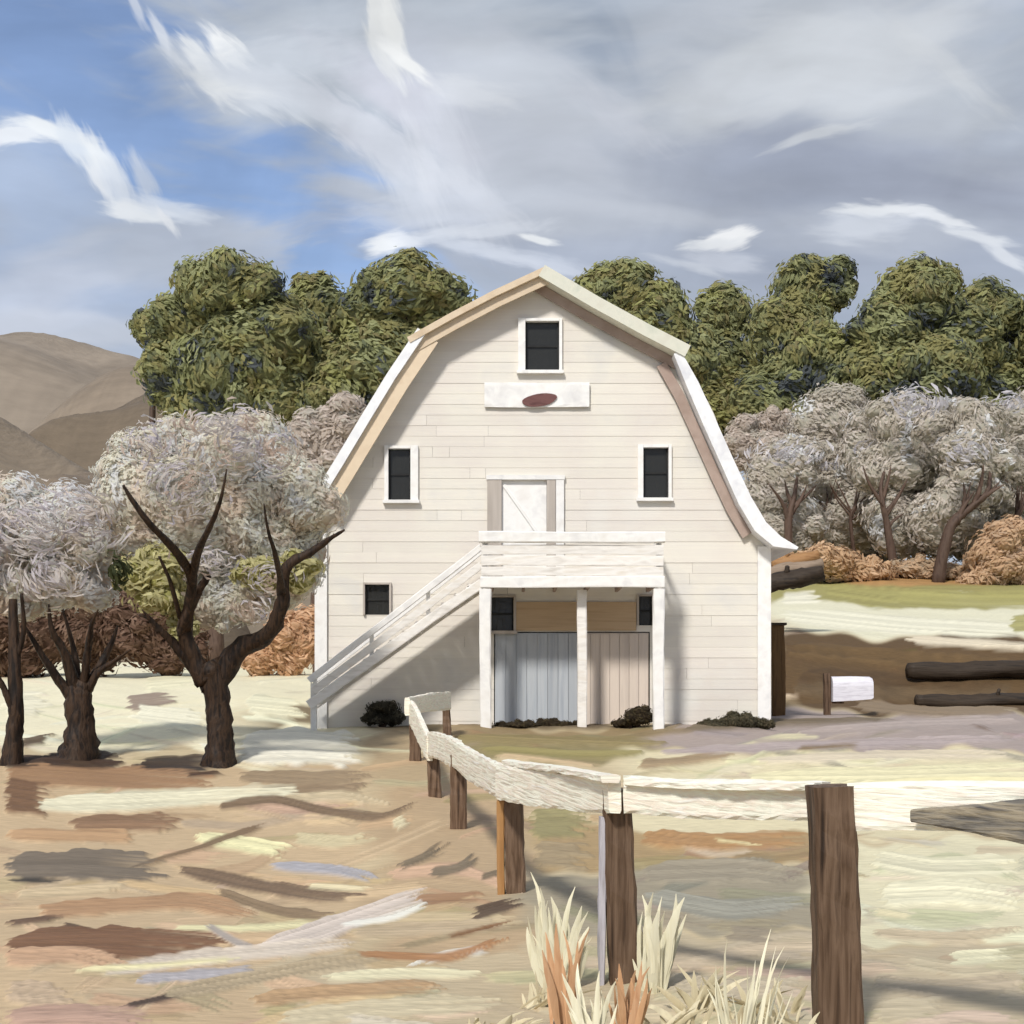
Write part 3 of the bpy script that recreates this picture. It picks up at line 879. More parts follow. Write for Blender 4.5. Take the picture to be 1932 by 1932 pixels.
# the dark loft behind the boards, the long walls and the back
inner = [WALL_L[0], WALL_R[0], WALL_R[1], WALL_R[4], WALL_R[5], (WALL_R[6][0], WALL_R[6][1] - .05), WALL_L[2], WALL_L[1]]
add("inner_wall", prism([(x, z) for x, z in inner], BD + .16, BD + .20), M_DARKIN, barn)
add("side_wall", box(xl(2) + .01, xl(2) + .12, BD + .21, BD + 13, BZ - .3, WALL_L[1][1] - .1), M_SIDING, barn)
add("side_wall", box(xr(2) - .12, xr(2) - .01, BD + .21, BD + 13, BZ - .3, WALL_R[1][1] - .1), M_SIDING, barn)
add("back_wall", prism([(x, z) for x, z in inner], BD + 13.01, BD + 13.1), M_SIDING, barn)


def strip_poly(pts, th):
    """outline of a band of thickness th hung below the line pts (x, z)"""
    lo = []
    n = len(pts)
    for i in range(n):
        a, b = Vector(pts[max(i - 1, 0)]), Vector(pts[min(i + 1, n - 1)])
        t = (b - a).normalized()
        nrm = Vector((t.y, -t.x))
        if t.x < 0:
            nrm = -nrm
        if nrm.y > 0:
            nrm = -nrm
        t_ = th[i] if isinstance(th, (list, tuple)) else th
        q = Vector(pts[i]) + nrm * t_
        lo.append((q.x, q.y))
    return lo


def roof_band(name, line, th, y0, y1, mat, label=None, parent=None):
    lo = strip_poly(line, th)
    parts = []
    n = len(line)
    V, Fc = [], []
    for y in (y0, y1):
        for p in line:
            V.append((p[0], y, p[1]))
        for p in lo:
            V.append((p[0], y, p[1]))
    k = 2 * n
    for i in range(n - 1):
        Fc += [(i, i + 1, n + i + 1, n + i), (k + i + 1, k + i, k + n + i, k + n + i + 1), (i + 1, i, k + i, k + i + 1), (n + i, n + i + 1, k + n + i + 1, k + n + i)]
    Fc += [(0, n, k + n, k), (n - 1, k + n - 1, k + 2 * n - 1, 2 * n - 1)]
    o = add(name, (V, Fc), mat, parent or barn, label=label)
    bm = bmesh.new(); bm.from_mesh(o.data); bmesh.ops.recalc_face_normals(bm, faces=bm.faces); bm.to_mesh(o.data); bm.free()
    return o


YF = BD - .55                # front edge of the overhang


def R_(pts):
    return [W(px, py, YF) for px, py in pts]


UR = R_([(1028, 500), (1130, 560), (1225, 612), (1303, 652)])
UL = R_([(1031, 501), (930, 548), (850, 590), (768, 636)])
LR = R_([(1284, 660), (1318, 720), (1350, 790), (1385, 868), (1418, 938), (1446, 985), (1474, 1012), (1507, 1032)])
LL = R_([(788, 618), (730, 704), (680, 786), (632, 866), (590, 934), (566, 958)])
DEP = BD + 13.3
roof_r = roof_band("roof", UR, .26, YF - .015, DEP + .01, M_ROOF, "pale grey-green upper right roof slope")
roof_l = roof_band("roof", UL, .13, YF, DEP, M_OCHRE, "ochre-edged upper left roof slope")
roof_lr = roof_band("roof", LR, [.16, .26, .28, .28, .3, .3, .26, .06], YF + .02, DEP, M_ROOFW, "white lower right roof slope curving out at the eave")
roof_ll = roof_band("roof", LL, .20, YF + .02, DEP, M_ROOFW, "white lower left roof slope")


def shift(line, t):
    return strip_poly(line, t)


roof_band("bargeboard", shift(UL, .135), .20, YF + .10, YF + .15, M_OCHRE, "ochre upper left bargeboard")
roof_band("bargeboard", shift(LL, .205)[:-1], .30, YF + .12, YF + .17, M_OCHRE, "ochre lower left bargeboard")
roof_band("frieze_board", shift(UR, .265), .20, BD - .12, BD - .07, M_MAUVE, "frieze board under the right roof, eave shade in its mauve")  # mauve puts the right eave's shadow into the frieze colour
roof_band("frieze_board", shift(LR, .30)[:-2], .22, BD - .135, BD - .085, M_MAUVE, "frieze board along lower right roof, eave shade in its mauve")
# corner boards
x_, _z = W(600, 1372)
cbz = BZ - .15
add("corner_board", box(x_ - .06, x_ + .20, BD - .085, BD - .045, cbz, WALL_L[1][1] - .75), M_WHITE, barn)
x_, _z = W(1448, 1372)
add("corner_board", box(x_ - .22, x_ + .06, BD - .085, BD - .045, cbz, WALL_R[1][1] - .02), M_WHITE, barn)


def window(key, jl, jr, head=.05, sill=True, mat=M_WHITE):
    x0, x1, z0, z1 = OP[key]
    y0, y1 = BD - .09, BD + .10
    parts = []
    e = .004
    parts.append(box(x0 - jl, x0 + .012, y0, y1, z0, z1 + head))
    parts.append(box(x1 - .012, x1 + jr, y0, y1, z0, z1 + head))
    parts.append(box(x0 + .012 + e, x1 - .012 - e, y0 + .006, y1 - .006, z1 - .012, z1 + head - .003))
    f = add("window", merge(*parts), mat, barn)
    add("pane", box(x0 + .02, x1 - .02, BD + .065, BD + .075, z0 + .01, z1 - .016), M_GLASS, f)
    add("sash", merge(box(x0 + .016, x0 + .05, BD + .03, BD + .06, z0 + .01, z1 - .02), box(x1 - .05, x1 - .016, BD + .03, BD + .06, z0 + .01, z1 - .02),
                      box(x0 + .053, x1 - .053, BD + .032, BD + .058, (z0 + z1) / 2 - .02, (z0 + z1) / 2 + .02)), M_DARKIN, f)
    if sill:
        add("sill", box(x0 - jl - .03, x1 + jr + .03, y0 - .05, y1 - .02, z0 - .07, z0 - .003), mat, f)
    return f


window('gable', .14, .05)
window('left', .07, .15)
window('right', .10, .05)
window('stair', .03, .03, .03, False, M_FRAMEGREY)
window('under_left', .04, .04, .03, True, M_FRAMEGREY)
window('under_right', .03, .03, .03, False, M_FRAMEGREY)

# loft door onto the balcony
x0, x1, z0, z1 = OP['door']
dr_ = add("loft_door", box(x0 + .01, x1 - .01, BD + .0, BD + .05, z0, z1), M_WHITE, barn)
add("casing", merge(box(x0 - .30, x0 + .005, BD - .085, BD + .08, z0, z1 + .02), box(x1 - .005, x1 + .18, BD - .085, BD + .08, z0, z1 + .02)), M_FRAMEGREY, dr_)
add("head_casing", box(x0 - .32, x1 + .38, BD - .10, BD - .01, z1 + .025, z1 + .12), M_WHITE, dr_)
add("side_casing", box(x1 + .19, x1 + .36, BD - .09, BD - .04, z0, z1 + .02), M_WHITE, dr_)
add("brace", beam((x0 + .05, BD - .018, z1 - .08), (x1 - .15, BD - .018, z0 + .95), .03, .07, .002, 3), M_WHITE, dr_)
add("ledge", box(x0 + .03, x1 - .03, BD - .03, BD - .003, z0 + .86, z0 + .94), M_WHITE, dr_)

# big doors under the balcony
x0, x1, z0, z1 = OP['barn_door']
xm = W(1094, 1300)[0]
bd1 = add("barn_door", box(x0 + .02, xm - .01, BD + .03, BD + .06, BZ - .1, z1 - .02), M_DOORGREY, barn, label="left leaf of the ground floor barn door, balcony shade in its grey")
bd2 = add("barn_door", box(xm + .01, x1 - .02, BD + .03, BD + .06, BZ - .1, z1 - .02), M_DOORPINK, barn, label="pinkish right leaf of the ground floor barn door")
for dd_, xa, xb, mt in ((bd1, x0 + .03, xm - .02, M_DOORGREY), (bd2, xm + .02, x1 - .03, M_DOORPINK)):
    nbd = max(4, round((xb - xa) / .22))
    w_ = (xb - xa) / nbd
    for i in range(nbd):
        add("board", box(xa + i * w_ + .004, xa + (i + 1) * w_ - .004, BD - .0 + rp.uniform(-.006, .006), BD + .028, BZ - .09, z1 - .03 - rp.uniform(0, .02)), mt, dd_)
hx0, hz1 = W(974, 1136); hx1, hz0 = W(1200, 1190)
hd = add("door_header", box(hx0, hx1, BD - .075, BD - .045, hz0, hz1), M_DOORTAN, barn, label="tan boarded header over the ground floor door")

# balcony
DB = 28.5
deck_z0, deck_z1 = P(966, 1107, DB).z, P(966, 1088, DB).z
bx0, bx1 = P(908, 1100, DB).x, P(1252, 1100, DB).x
balc = add("balcony", box(bx0, bx1, DB + .07, BD - .10, deck_z1 - .05, deck_z1 - .005), M_STAIR, barn, label="white boarded balcony with three posts")
add("fascia", beam((bx0 - .02, DB + .03, (deck_z0 + deck_z1) / 2), (bx1 + .02, DB + .03, (deck_z0 + deck_z1) / 2), .05, deck_z1 - deck_z0 + .02, .006, 10, 5), M_WHITE, balc)
nj = 6
for i in range(nj):
    xj = bx0 + .2 + (bx1 - bx0 - .4) * i / (nj - 1)
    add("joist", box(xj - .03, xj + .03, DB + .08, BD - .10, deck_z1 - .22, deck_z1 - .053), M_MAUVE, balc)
tz0, tz1 = P(966, 1024, DB).z, P(966, 1003, DB).z
add("top_rail", beam((bx0 - .05, DB + .02, (tz0 + tz1) / 2), (bx1 + .03, DB + .02, (tz0 + tz1) / 2), .16, tz1 - tz0, .008, 12, 8), M_WHITE, balc)
rows = [(1028, 1046), (1048, 1067), (1069, 1086)]
for i, (a, b_) in enumerate(rows):
    za, zb2 = P(966, b_, DB).z, P(966, a, DB).z
    add("rail_board", beam((bx0, DB + .02 + .01 * i, (za + zb2) / 2), (bx1, DB + .02 + .01 * i, (za + zb2) / 2), .03, zb2 - za, .006, 10, 20 + i), M_STAIR, balc)
for px, seed in ((916, 1), (1244, 2)):
    xx = P(px, 1200, DB).x
    add("post", beam((xx, DB + .14, gz(xx, DB + .14) - .1), (xx, DB + .14, deck_z1 - .24), .22, .2, .014, 12, seed, w2=.24, h2=.22, up=(0, 1, 0)), M_WHITE, balc)
    add("rail_post", box(xx - .05, xx + .05, DB + .06, DB + .15, deck_z1, tz0 + .05), M_WHITE, balc)
xx = P(1098, 1200, DB + .5).x
add("post", beam((xx, DB + .5, gz(xx, DB + .5) - .1), (xx, DB + .5, deck_z1 - .24), .19, .18, .012, 10, 3, w2=.2, h2=.2, up=(0, 1, 0)), M_STAIR, balc)
for sx in (bx0 + .03, bx1 - .03):
    add("side_rail", box(sx - .025, sx + .025, DB + .12, BD - .1, tz0 + .02, tz1 - .02), M_WHITE, balc)
    add("side_board", box(sx - .02, sx + .02, DB + .12, BD - .1, deck_z1 + .25, deck_z1 + .45), M_STAIR, balc)

# staircase down to the left along the wall
S0, S1 = 28.62, 29.55
topp, botp = P(908, 1098, S0), P(588, 1328, S0)
gb = gz(botp.x, S0)
stair = add("staircase", merge(beam(P(910, 1100, S0), P(582, 1330, S0), .06, .20, .008, 14, 31), beam(P(910, 1100, S0) + Vector((0, S1 - S0, 0)), P(582, 1330, S0) + Vector((0, S1 - S0, 0)), .06, .20, .008, 14, 32)),
            M_STAIR, barn, label="straight white wooden staircase rising right to the balcony")
nst = 13
for i in range(nst):
    k = (i + .5) / nst
    p = botp + (topp - botp) * k
    add("tread", box(p.x - .15, p.x + .13, S0 + .035, S1 - .035, p.z + .02, p.z + .06), M_STAIR, stair)
    if i < nst - 1:
        add("riser", box(p.x + .09, p.x + .11, S0 + .037, S1 - .037, p.z + .062, p.z + (topp.z - botp.z) / nst + .018), M_STAIR, stair)
add("handrail", beam(P(908, 1032, S0) + Vector((0, -.03, 0)), P(584, 1284, S0) + Vector((0, -.03, 0)), .09, .13, .006, 14, 33), M_WHITE, stair)
add("mid_rail", beam(P(908, 1066, S0) + Vector((0, -.02, 0)), P(590, 1305, S0) + Vector((0, -.02, 0)), .035, .15, .006, 14, 34), M_STAIR, stair, label="beige board below the handrail")
add("handrail", beam(P(908, 1032, S0) + Vector((0, S1 - S0, 0)), P(584, 1284, S0) + Vector((0, S1 - S0, 0)), .07, .10, .006, 14, 35), M_WHITE, stair)
for k in (.03, .36, .69):
    p = P(584 + 324 * k, 1290 - 252 * k, S0)
    q = P(584 + 324 * k, 1328 - 230 * k, S0)
    add("newel", box(p.x - .04, p.x + .04, S0 - .0 + .032, S0 + .10, q.z - .02, p.z + .02), M_WHITE, stair)
p = P(590, 1300, S0)
add("foot_post", box(p.x - .06, p.x + .06, S0 + .11, S0 + .22, gz(p.x, S0) - .15, p.z + .12), M_WHITE, stair)

# sign board on the gable
sx0, sz1 = W(914, 722, BD - .08); sx1, sz0 = W(1112, 768, BD - .08)
sg = thing("sign_board", "white horizontal board with dark red oval fixed below the gable window", "sign", ((sx0 + sx1) / 2, BD - .04, sz0))
add("board", beam((sx0, BD - .075, (sz0 + sz1) / 2), (sx1, BD - .075, (sz0 + sz1) / 2), .045, sz1 - sz0, .008, 12, 44), M_WHITE, sg)
ocx, ocz = W(1018, 755, BD - .1)
ov = []
for i in range(22):
    a = 2 * math.pi * i / 22
    ov.append((ocx + .37 * math.cos(a) * (1 + .05 * math.sin(3 * a)), ocz + .135 * math.sin(a) + .05 * math.cos(a)))
add("oval_emblem", prism(ov, BD - .125, BD - .10), M_RED, sg)

# ------------------------------------------------------------------ sprays: leaf and blossom clumps that wrap a crown
def core(lobes, cols, seed, shrink=.86, k=.8, nu=20, nv=14):
    rnd = random.Random(seed)
    V, Fc, CO, UV = [], [], [], []
    for c, r in lobes:
        ph = [rnd.uniform(0, 6.3) for _ in range(4)]
        k0 = len(V)
        for a in range(nv + 1):
            ph_ = math.pi * a / nv
            for b2 in range(nu):
                t = 2 * math.pi * b2 / nu
                q = (math.sin(ph_) * math.cos(t), math.sin(ph_) * math.sin(t), math.cos(ph_))
                f = shrink * (1 + .07 * math.sin(4 * t + ph[0]) * math.sin(ph_) + .06 * math.sin(5 * ph_ + ph[1]) + rnd.uniform(-.03, .03))
                V.append((c[0] + q[0] * r[0] * f, c[1] + q[1] * r[1] * f, c[2] + q[2] * r[2] * f))
                CO.append(alb(rnd.choice(cols), k) + (1,)); UV.append((t, ph_ * 2))
        for a in range(nv):
            for b2 in range(nu):
                bb = (b2 + 1) % nu
                Fc.append((k0 + a * nu + b2, k0 + a * nu + bb, k0 + (a + 1) * nu + bb, k0 + (a + 1) * nu + b2))
    return V, Fc, CO, UV


def crown_obj(name, parent, lobes, n, cols, length, width, seed, mat, k=.8, corecols=None, shrink=.86, kind=None, top=None, arc=.6, leaf=.34, cover=2.0, out=.5, wild=.5, fringe=.07, **kw):
    """thousands of small leaf or petal sprays filling the outer shell of the lobes; tone changes patch by patch"""
    rs_ = np.random.RandomState(seed)
    Ce = np.array([tuple(c) for c, r in lobes]); Ra = np.array([tuple(r) for c, r in lobes])
    Ll, Ww = length * leaf, width * leaf
    area = math.pi * Ra[:, 0] * Ra[:, 2] * 1.7
    cnt = np.maximum(8, (cover * area / (Ll * Ww * .75))).astype(int)
    li = np.repeat(np.arange(len(lobes)), cnt)
    m_ = len(li)
    nv = rs_.normal(size=(m_, 3)); nv[:, 1] -= .45
    nv /= np.linalg.norm(nv, axis=1)[:, None]
    rad_ = 1 + rs_.normal(-.05, fringe, m_)
    pos = Ce[li] + nv * Ra[li] * rad_[:, None]
    lay = rs_.normal(0, .25 + .35 * arc, m_)
    la = rs_.normal(-.25, .75, len(lobes))
    ld = np.stack([np.cos(la), rs_.normal(0, .25, len(lobes)), np.sin(la)], 1)
    t0 = ld[li] + .35 * np.stack([nv[:, 2], np.zeros(m_), -nv[:, 0]], 1) + rs_.normal(0, .22, (m_, 3))
    t0 -= nv * (t0 * nv).sum(1)[:, None]
    t0 /= np.linalg.norm(t0, axis=1)[:, None] + 1e-9
    b0 = np.cross(nv, t0)
    tv = t0 * np.cos(lay)[:, None] + b0 * np.sin(lay)[:, None]
    no_ = nv * out + rs_.normal(0, wild, (m_, 3)) + np.array([.12, -.25, .25])
    sv = np.cross(no_, tv); sv /= np.linalg.norm(sv, axis=1)[:, None] + 1e-9
    no_ = np.cross(tv, sv)
    Ls = Ll * rs_.uniform(.6, 1.5, m_); Ws = Ww * rs_.uniform(.6, 1.4, m_)
    prof = np.array([.4, 1.0, .15]); tt_ = np.array([-.5, .05, .5])
    bend = rs_.normal(0, .14, m_)
    V = np.zeros((m_, 3, 2, 3))
    for a_ in range(3):
        c = pos + tv * (Ls * tt_[a_])[:, None] + no_ * (Ls * bend * (4 * tt_[a_] ** 2 - .5))[:, None] - nv * (Ls * Ls * tt_[a_] ** 2 / (2 * Ra[li].mean(1)))[:, None]
        for b_ in range(2):
            V[:, a_, b_] = c + sv * (Ws * prof[a_] * (b_ - .5))[:, None]
    # tone by patch: smooth field over the crown
    sz = float(Ra.mean()) * 1.5
    f = sum(np.sin(pos @ rs_.normal(0, 2.6 / sz, 3) + rs_.uniform(0, 6.3)) for _ in range(6)) / 2.2
    f = f + rs_.normal(0, .35, m_)
    q = np.clip((np.argsort(np.argsort(f)) / m_) * len(cols), 0, len(cols) - 1).astype(int)
    pal = np.array([alb(c, k) for c in cols])
    co_ = pal[q]
    if top is not None:
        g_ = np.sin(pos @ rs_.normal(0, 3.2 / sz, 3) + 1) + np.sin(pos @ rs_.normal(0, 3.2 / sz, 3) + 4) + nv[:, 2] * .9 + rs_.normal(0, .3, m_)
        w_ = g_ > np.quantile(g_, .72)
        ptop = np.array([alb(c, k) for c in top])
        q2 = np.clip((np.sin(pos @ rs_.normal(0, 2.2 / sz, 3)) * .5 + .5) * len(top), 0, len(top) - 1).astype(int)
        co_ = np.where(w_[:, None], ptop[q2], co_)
    co_ = np.clip(co_ * rs_.uniform(.92, 1.08, m_)[:, None], 0, .88)
    CO = np.ones((m_, 6, 4)); CO[:, :, :3] = co_[:, None, :]
    UV = np.zeros((m_, 3, 2, 2)); o_ = rs_.uniform(0, 80, (m_, 2))
    for a_ in range(3):
        for b_ in range(2):
            UV[:, a_, b_, 0] = o_[:, 0] + tt_[a_]; UV[:, a_, b_, 1] = o_[:, 1] + b_ * .25
    i0 = (np.arange(m_) * 6)[:, None]
    F_ = np.concatenate([i0 + np.array([2 * a_, 2 * a_ + 1, 2 * a_ + 3, 2 * a_ + 2]) for a_ in range(2)], 1).reshape(-1, 4)
    V = V.reshape(-1, 3); CO = CO.reshape(-1, 4); UV = UV.reshape(-1, 2)
    if corecols is not None:
        cv, cf, cc, cu = core(lobes, corecols, seed + 1, shrink, k)
        F_ = np.concatenate([F_, np.array(cf) + len(V)])
        V = np.concatenate([V, np.array([tuple(v) for v in cv])]); CO = np.concatenate([CO, np.array(cc)]); UV = np.concatenate([UV, np.array(cu)])
    V = V - np.array(tuple(base_of(parent)))
    me = bpy.data.meshes.new(name)
    me.vertices.add(len(V)); me.vertices.foreach_set("co", V.astype(np.float32).ravel())
    me.loops.add(F_.size); me.loops.foreach_set("vertex_index", F_.ravel().astype(np.int32))
    me.polygons.add(len(F_)); me.polygons.foreach_set("loop_start", np.arange(0, F_.size, 4, dtype=np.int32))
    me.polygons.foreach_set("use_smooth", np.ones(len(F_), bool))
    me.update(calc_edges=True)
    me.color_attributes.new("Col", 'FLOAT_COLOR', 'POINT').data.foreach_set("color", CO.astype(np.float32).ravel())
    me.uv_layers.new(name="UVMap").data.foreach_set("uv", UV[F_.ravel()].astype(np.float32).ravel())
    me.materials.append(mat)
    o = bpy.data.objects.new(name, me)
    C.objects.link(o)
    o.parent = parent
    return o


def knobs(lobes, n, f, seed, keep=.86):
    """break smooth lobes up into many uneven knobs"""
    rnd = random.Random(seed)
    out = [(c, (r[0] * keep, r[1] * keep, r[2] * keep)) for c, r in lobes]
    for c, r in lobes:
        for _ in range(n):
            q = Vector((rnd.gauss(0, 1), rnd.gauss(-.25, .55), rnd.gauss(.1, 1))).normalized()
            k = f * rnd.uniform(.55, 1.3)
            e = 1.03 - k * .75
            m_ = min(r[0], r[2]) * .5 + (r[0] + r[2]) * .25
            out.append((Vector((c[0] + q.x * r[0] * e, c[1] + q.y * r[1] * e, c[2] + q.z * r[2] * e)), (m_ * k * rnd.uniform(.85, 1.3), m_ * k, m_ * k * rnd.uniform(.7, 1.05))))
    return out


def lobes_at(d, L_, depth=.8, jit=0.0, seed=0):
    rnd = random.Random(seed)
    out = []
    for (px, py, rx, ry) in L_:
        dd = d + rnd.uniform(-jit, jit)
        p = P(px, py, dd)
        s = dd / 2654.0
        out.append((p, (rx * s, max(rx, ry) * s * depth, ry * s)))
    return out


# ------------------------------------------------------------------ the tall dark trees behind
GREENS = [(66, 70, 72), (84, 88, 66), (96, 98, 66), (104, 106, 74), (110, 108, 74), (116, 116, 80), (112, 108, 70), (102, 96, 66), (120, 120, 78)]
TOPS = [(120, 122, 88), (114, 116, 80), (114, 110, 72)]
PINES = [
    (283, 96, [(290, 625, 40, 42), (345, 690, 75, 60), (325, 748, 50, 34)], "small dark green tree at the left end of the treeline, beside brown hills"),
    (410, 92, [(430, 545, 105, 70), (355, 610, 80, 62), (350, 690, 80, 70), (500, 640, 110, 90), (440, 700, 120, 90), (520, 730, 90, 70), (390, 770, 80, 46)], "broad round-topped dark green tree, tallest at the left of the treeline"),
    (600, 97, [(600, 585, 66, 68), (570, 660, 80, 80), (640, 700, 110, 80)], "lower dome-shaped green tree between the two tallest trees left of barn"),
    (770, 93, [(765, 545, 92, 66), (700, 620, 70, 80), (835, 560, 66, 45), (830, 620, 70, 60), (790, 640, 60, 60), (720, 700, 100, 90), (640, 740, 70, 60)], "flat-topped dark green tree touching the barn's left roof slope"),
    (1190, 100, [(1180, 550, 80, 56), (1255, 600, 60, 66), (1290, 680, 60, 80), (1120, 560, 60, 50)], "dark green tree rising just behind the barn's right roof slope"),
    (1372, 108, [(1372, 592, 62, 54), (1350, 690, 90, 90), (1400, 770, 110, 80), (1330, 780, 70, 90)], "low round green tree with blue-grey shade right of barn roof"),
    (1525, 104, [(1520, 550, 74, 68), (1575, 530, 42, 50), (1490, 640, 90, 80), (1540, 720, 110, 100), (1460, 760, 80, 80)], "tall dark green tree, narrowest and highest right of the barn"),
    (1735, 102, [(1735, 560, 84, 66), (1680, 620, 75, 70), (1790, 650, 90, 80), (1720, 720, 130, 90), (1640, 700, 80, 90)], "wide dark green tree with rounded twin top, second from right edge"),
    (1875, 106, [(1865, 600, 72, 72), (1905, 660, 80, 90), (1860, 740, 100, 90)], "dark green tree at the right edge of the treeline"),
    (2010, 103, [(2000, 620, 75, 90), (2040, 710, 90, 100)], "dark green tree partly cut off by the right frame edge"),
]
for i, (px, d_, L_, lab) in enumerate(PINES):
    base = G(px, d_)
    t = thing("pine_tree", lab, "tree", base, "tall dark trees behind the barn")
    lob = lobes_at(d_, L_, .7, 1.5, i)
    top = max(lob, key=lambda q: q[0].z)[0]
    low = min(lob, key=lambda q: q[0].z)[0]
    add("trunk", tube([base - Vector((0, 0, .3)), (base + low) / 2, low, top], [.55, .45, .35, .15], 8, .1, i), M_BARKFAR, t, smooth=True)
    for j, (c, r) in enumerate(lob):
        add("branch", tube([base + (top - base) * .5, (base + (top - base) * .6) * .5 + c * .5, c], [.28, .2, .1], 6, .1, i * 9 + j), M_BARKFAR, t, smooth=True)
    kn = knobs(lob, 9, .46, 130 + i, .92)
    ns = int(sum(r[0] * r[2] for _, r in kn) * 22) + 160
    crown_obj("crown", t, kn, ns, GREENS, 2.6, 1.0, 100 + i, M_FOL, leaf=.21, fringe=.11, out=.9, wild=.4, cover=1.9, k=2.1, corecols=[(96, 98, 70), (92, 92, 66)], shrink=.82, top=TOPS, spread=.08, arc=.8, nf=8, ragged=.4)

# ------------------------------------------------------------------ grey orchard trees on the right, and one left of the barn
GREYS = [(150, 144, 134), (156, 150, 140), (161, 154, 146), (153, 147, 138), (168, 161, 154), (147, 140, 129)]
WHITES = [(206, 202, 206), (216, 212, 214), (194, 190, 192), (200, 196, 200)]
ORCH = [
    (1490, 84, [(1470, 900, 75, 65), (1430, 960, 60, 70), (1500, 850, 60, 30)], [(1490, 1040), (1488, 985), (1498, 940)], .42, "grey leafless tree close beside the barn's right eave with a white blossom band"),
    (1585, 88, [(1580, 880, 80, 60), (1570, 800, 90, 70), (1600, 940, 90, 60), (1540, 940, 60, 60)], [(1578, 1020), (1570, 975), (1560, 950)], .16, "thin-trunked grey orchard tree, second from the barn"),
    (1610, 86, [(1640, 880, 80, 60), (1650, 820, 60, 50)], [(1618, 1030), (1605, 985), (1612, 955)], .2, "slim grey orchard tree with crooked trunk, third from the barn"),
    (1690, 82, [(1710, 790, 80, 55), (1690, 880, 90, 60), (1740, 840, 70, 60)], [(1692, 1058), (1676, 1000), (1662, 930)], .38, "grey orchard tree leaning left under the highest white blossom"),
    (1730, 85, [(1790, 800, 70, 50), (1780, 880, 80, 60), (1760, 950, 80, 70), (1690, 960, 60, 60)], [(1742, 1068), (1735, 1000), (1712, 925)], .34, "grey orchard tree with straight dark trunk between two leaning trunks"),
    (1775, 80, [(1840, 870, 80, 60), (1850, 800, 60, 50), (1830, 930, 80, 40)], [(1768, 1072), (1792, 1000), (1822, 965), (1862, 930)], .5, "grey orchard tree with thick trunk leaning right"),
    (1915, 84, [(1920, 830, 70, 70), (1930, 910, 70, 70), (1960, 780, 60, 60)], [(1925, 1040), (1915, 990), (1930, 950)], .3, "grey orchard tree at the right edge of the picture"),
]
for i, (px, d_, L_, tr, rr, lab) in enumerate(ORCH):
    base = G(tr[0][0], d_)
    t = thing("orchard_tree", lab, "tree", base, "grey orchard trees on the right hillside")
    lob = lobes_at(d_ + 1.9, L_ + [(tr[0][0] + 8, 985, 74, 62)], .5, .4, 50 + i)
    pts = [base - Vector((0, 0, .3))] + [P(a, b_, d_ - .3) for a, b_ in tr[1:]] + [P(tr[-1][0] + 6, tr[-1][1] - 40, d_ + .5)]
    rads = [rr * .72 * (1 - .75 * q / (len(pts) - 1)) for q in range(len(pts))]
    add("trunk", tube(pts, rads, 8, .15, 70 + i), M_BARKFAR, t, smooth=True)
    rnd = random.Random(500 + i)
    for j in range(6):
        p0 = pts[1] + (pts[-2] - pts[1]) * rnd.uniform(0, .8)
        e = Vector((rnd.uniform(-1.6, 1.6), rnd.uniform(-.4, .2), rnd.uniform(.9, 2.4)))
        add("branch", tube([p0, p0 + e * .5 + Vector((rnd.uniform(-.2, .2), 0, 0)), p0 + e], [rr * .4, rr * .25, .02], 6, .15, 80 + i * 7 + j), M_BARKFAR, t, smooth=True)
    kn = knobs(lob, 5, .55, 160 + i, .92)
    ns = int(sum(r[0] * r[2] for _, r in kn) * 26) + 80
    crown_obj("crown", t, kn, ns, GREYS, 1.6, .6, 200 + i, M_BLOS, leaf=.22, fringe=.11, out=1.2, wild=.35, cover=1.6, k=2.0, corecols=[(154, 150, 138), (150, 146, 134)], shrink=.84, top=GREYS + WHITES[:1], spread=.10, arc=.8)
    # white blossom sprays out at the front of the crown
    WL = {0: [(1480, 855, 62, 20)], 3: [(1725, 760, 55, 28)], 4: [(1740, 800, 40, 20)], 5: [(1822, 855, 42, 22)], 2: [(1660, 850, 40, 14)], 6: [(1900, 760, 40, 16)], 1: [(1560, 880, 26, 10)]}[i]
    crown_obj("blossom", t, lobes_at(d_ - 1.6, WL, .45, 0, 60 + i), 70, WHITES, 1.6, .45, 250 + i, M_BLOS, k=1.15, front=True, spread=.25, arc=.9, fringe=.34, out=.2, cover=1.1)

for i, (px, d_, L_, lab) in enumerate([
        (600, 62, [(610, 850, 75, 85), (650, 790, 50, 45), (560, 900, 60, 80), (590, 980, 70, 70)], "grey-mauve bare tree between the blossom tree and the barn's left roof edge"),
        (1440, 92, [(1440, 860, 60, 50), (1400, 830, 40, 50), (1460, 800, 50, 30)], "dull grey-green bare tree behind the barn's right roof curve")]):
    base = G(px, d_)
    t = thing("bare_tree", lab, "tree", base)
    lob = lobes_at(d_, L_, .6, .6, 90 + i)
    add("trunk", tube([base - Vector((0, 0, .3)), (base + lob[-1][0]) / 2, lob[0][0]], [.25, .2, .08], 8, .15, 95 + i), M_BARKFAR, t, smooth=True)
    lob = knobs(lob, 7, .5, 170 + i)
    crown_obj("crown", t, lob, int(sum(r[0] * r[2] for _, r in lob) * 40) + 60, [(164, 154, 144), (152, 142, 132), (172, 162, 154), (158, 152, 142)], 1.4, .5, 300 + i, M_BLOS, leaf=.22, fringe=.10, out=1.2, wild=.35, k=1.9,
              corecols=[(156, 146, 136)], shrink=.88, spread=.12)

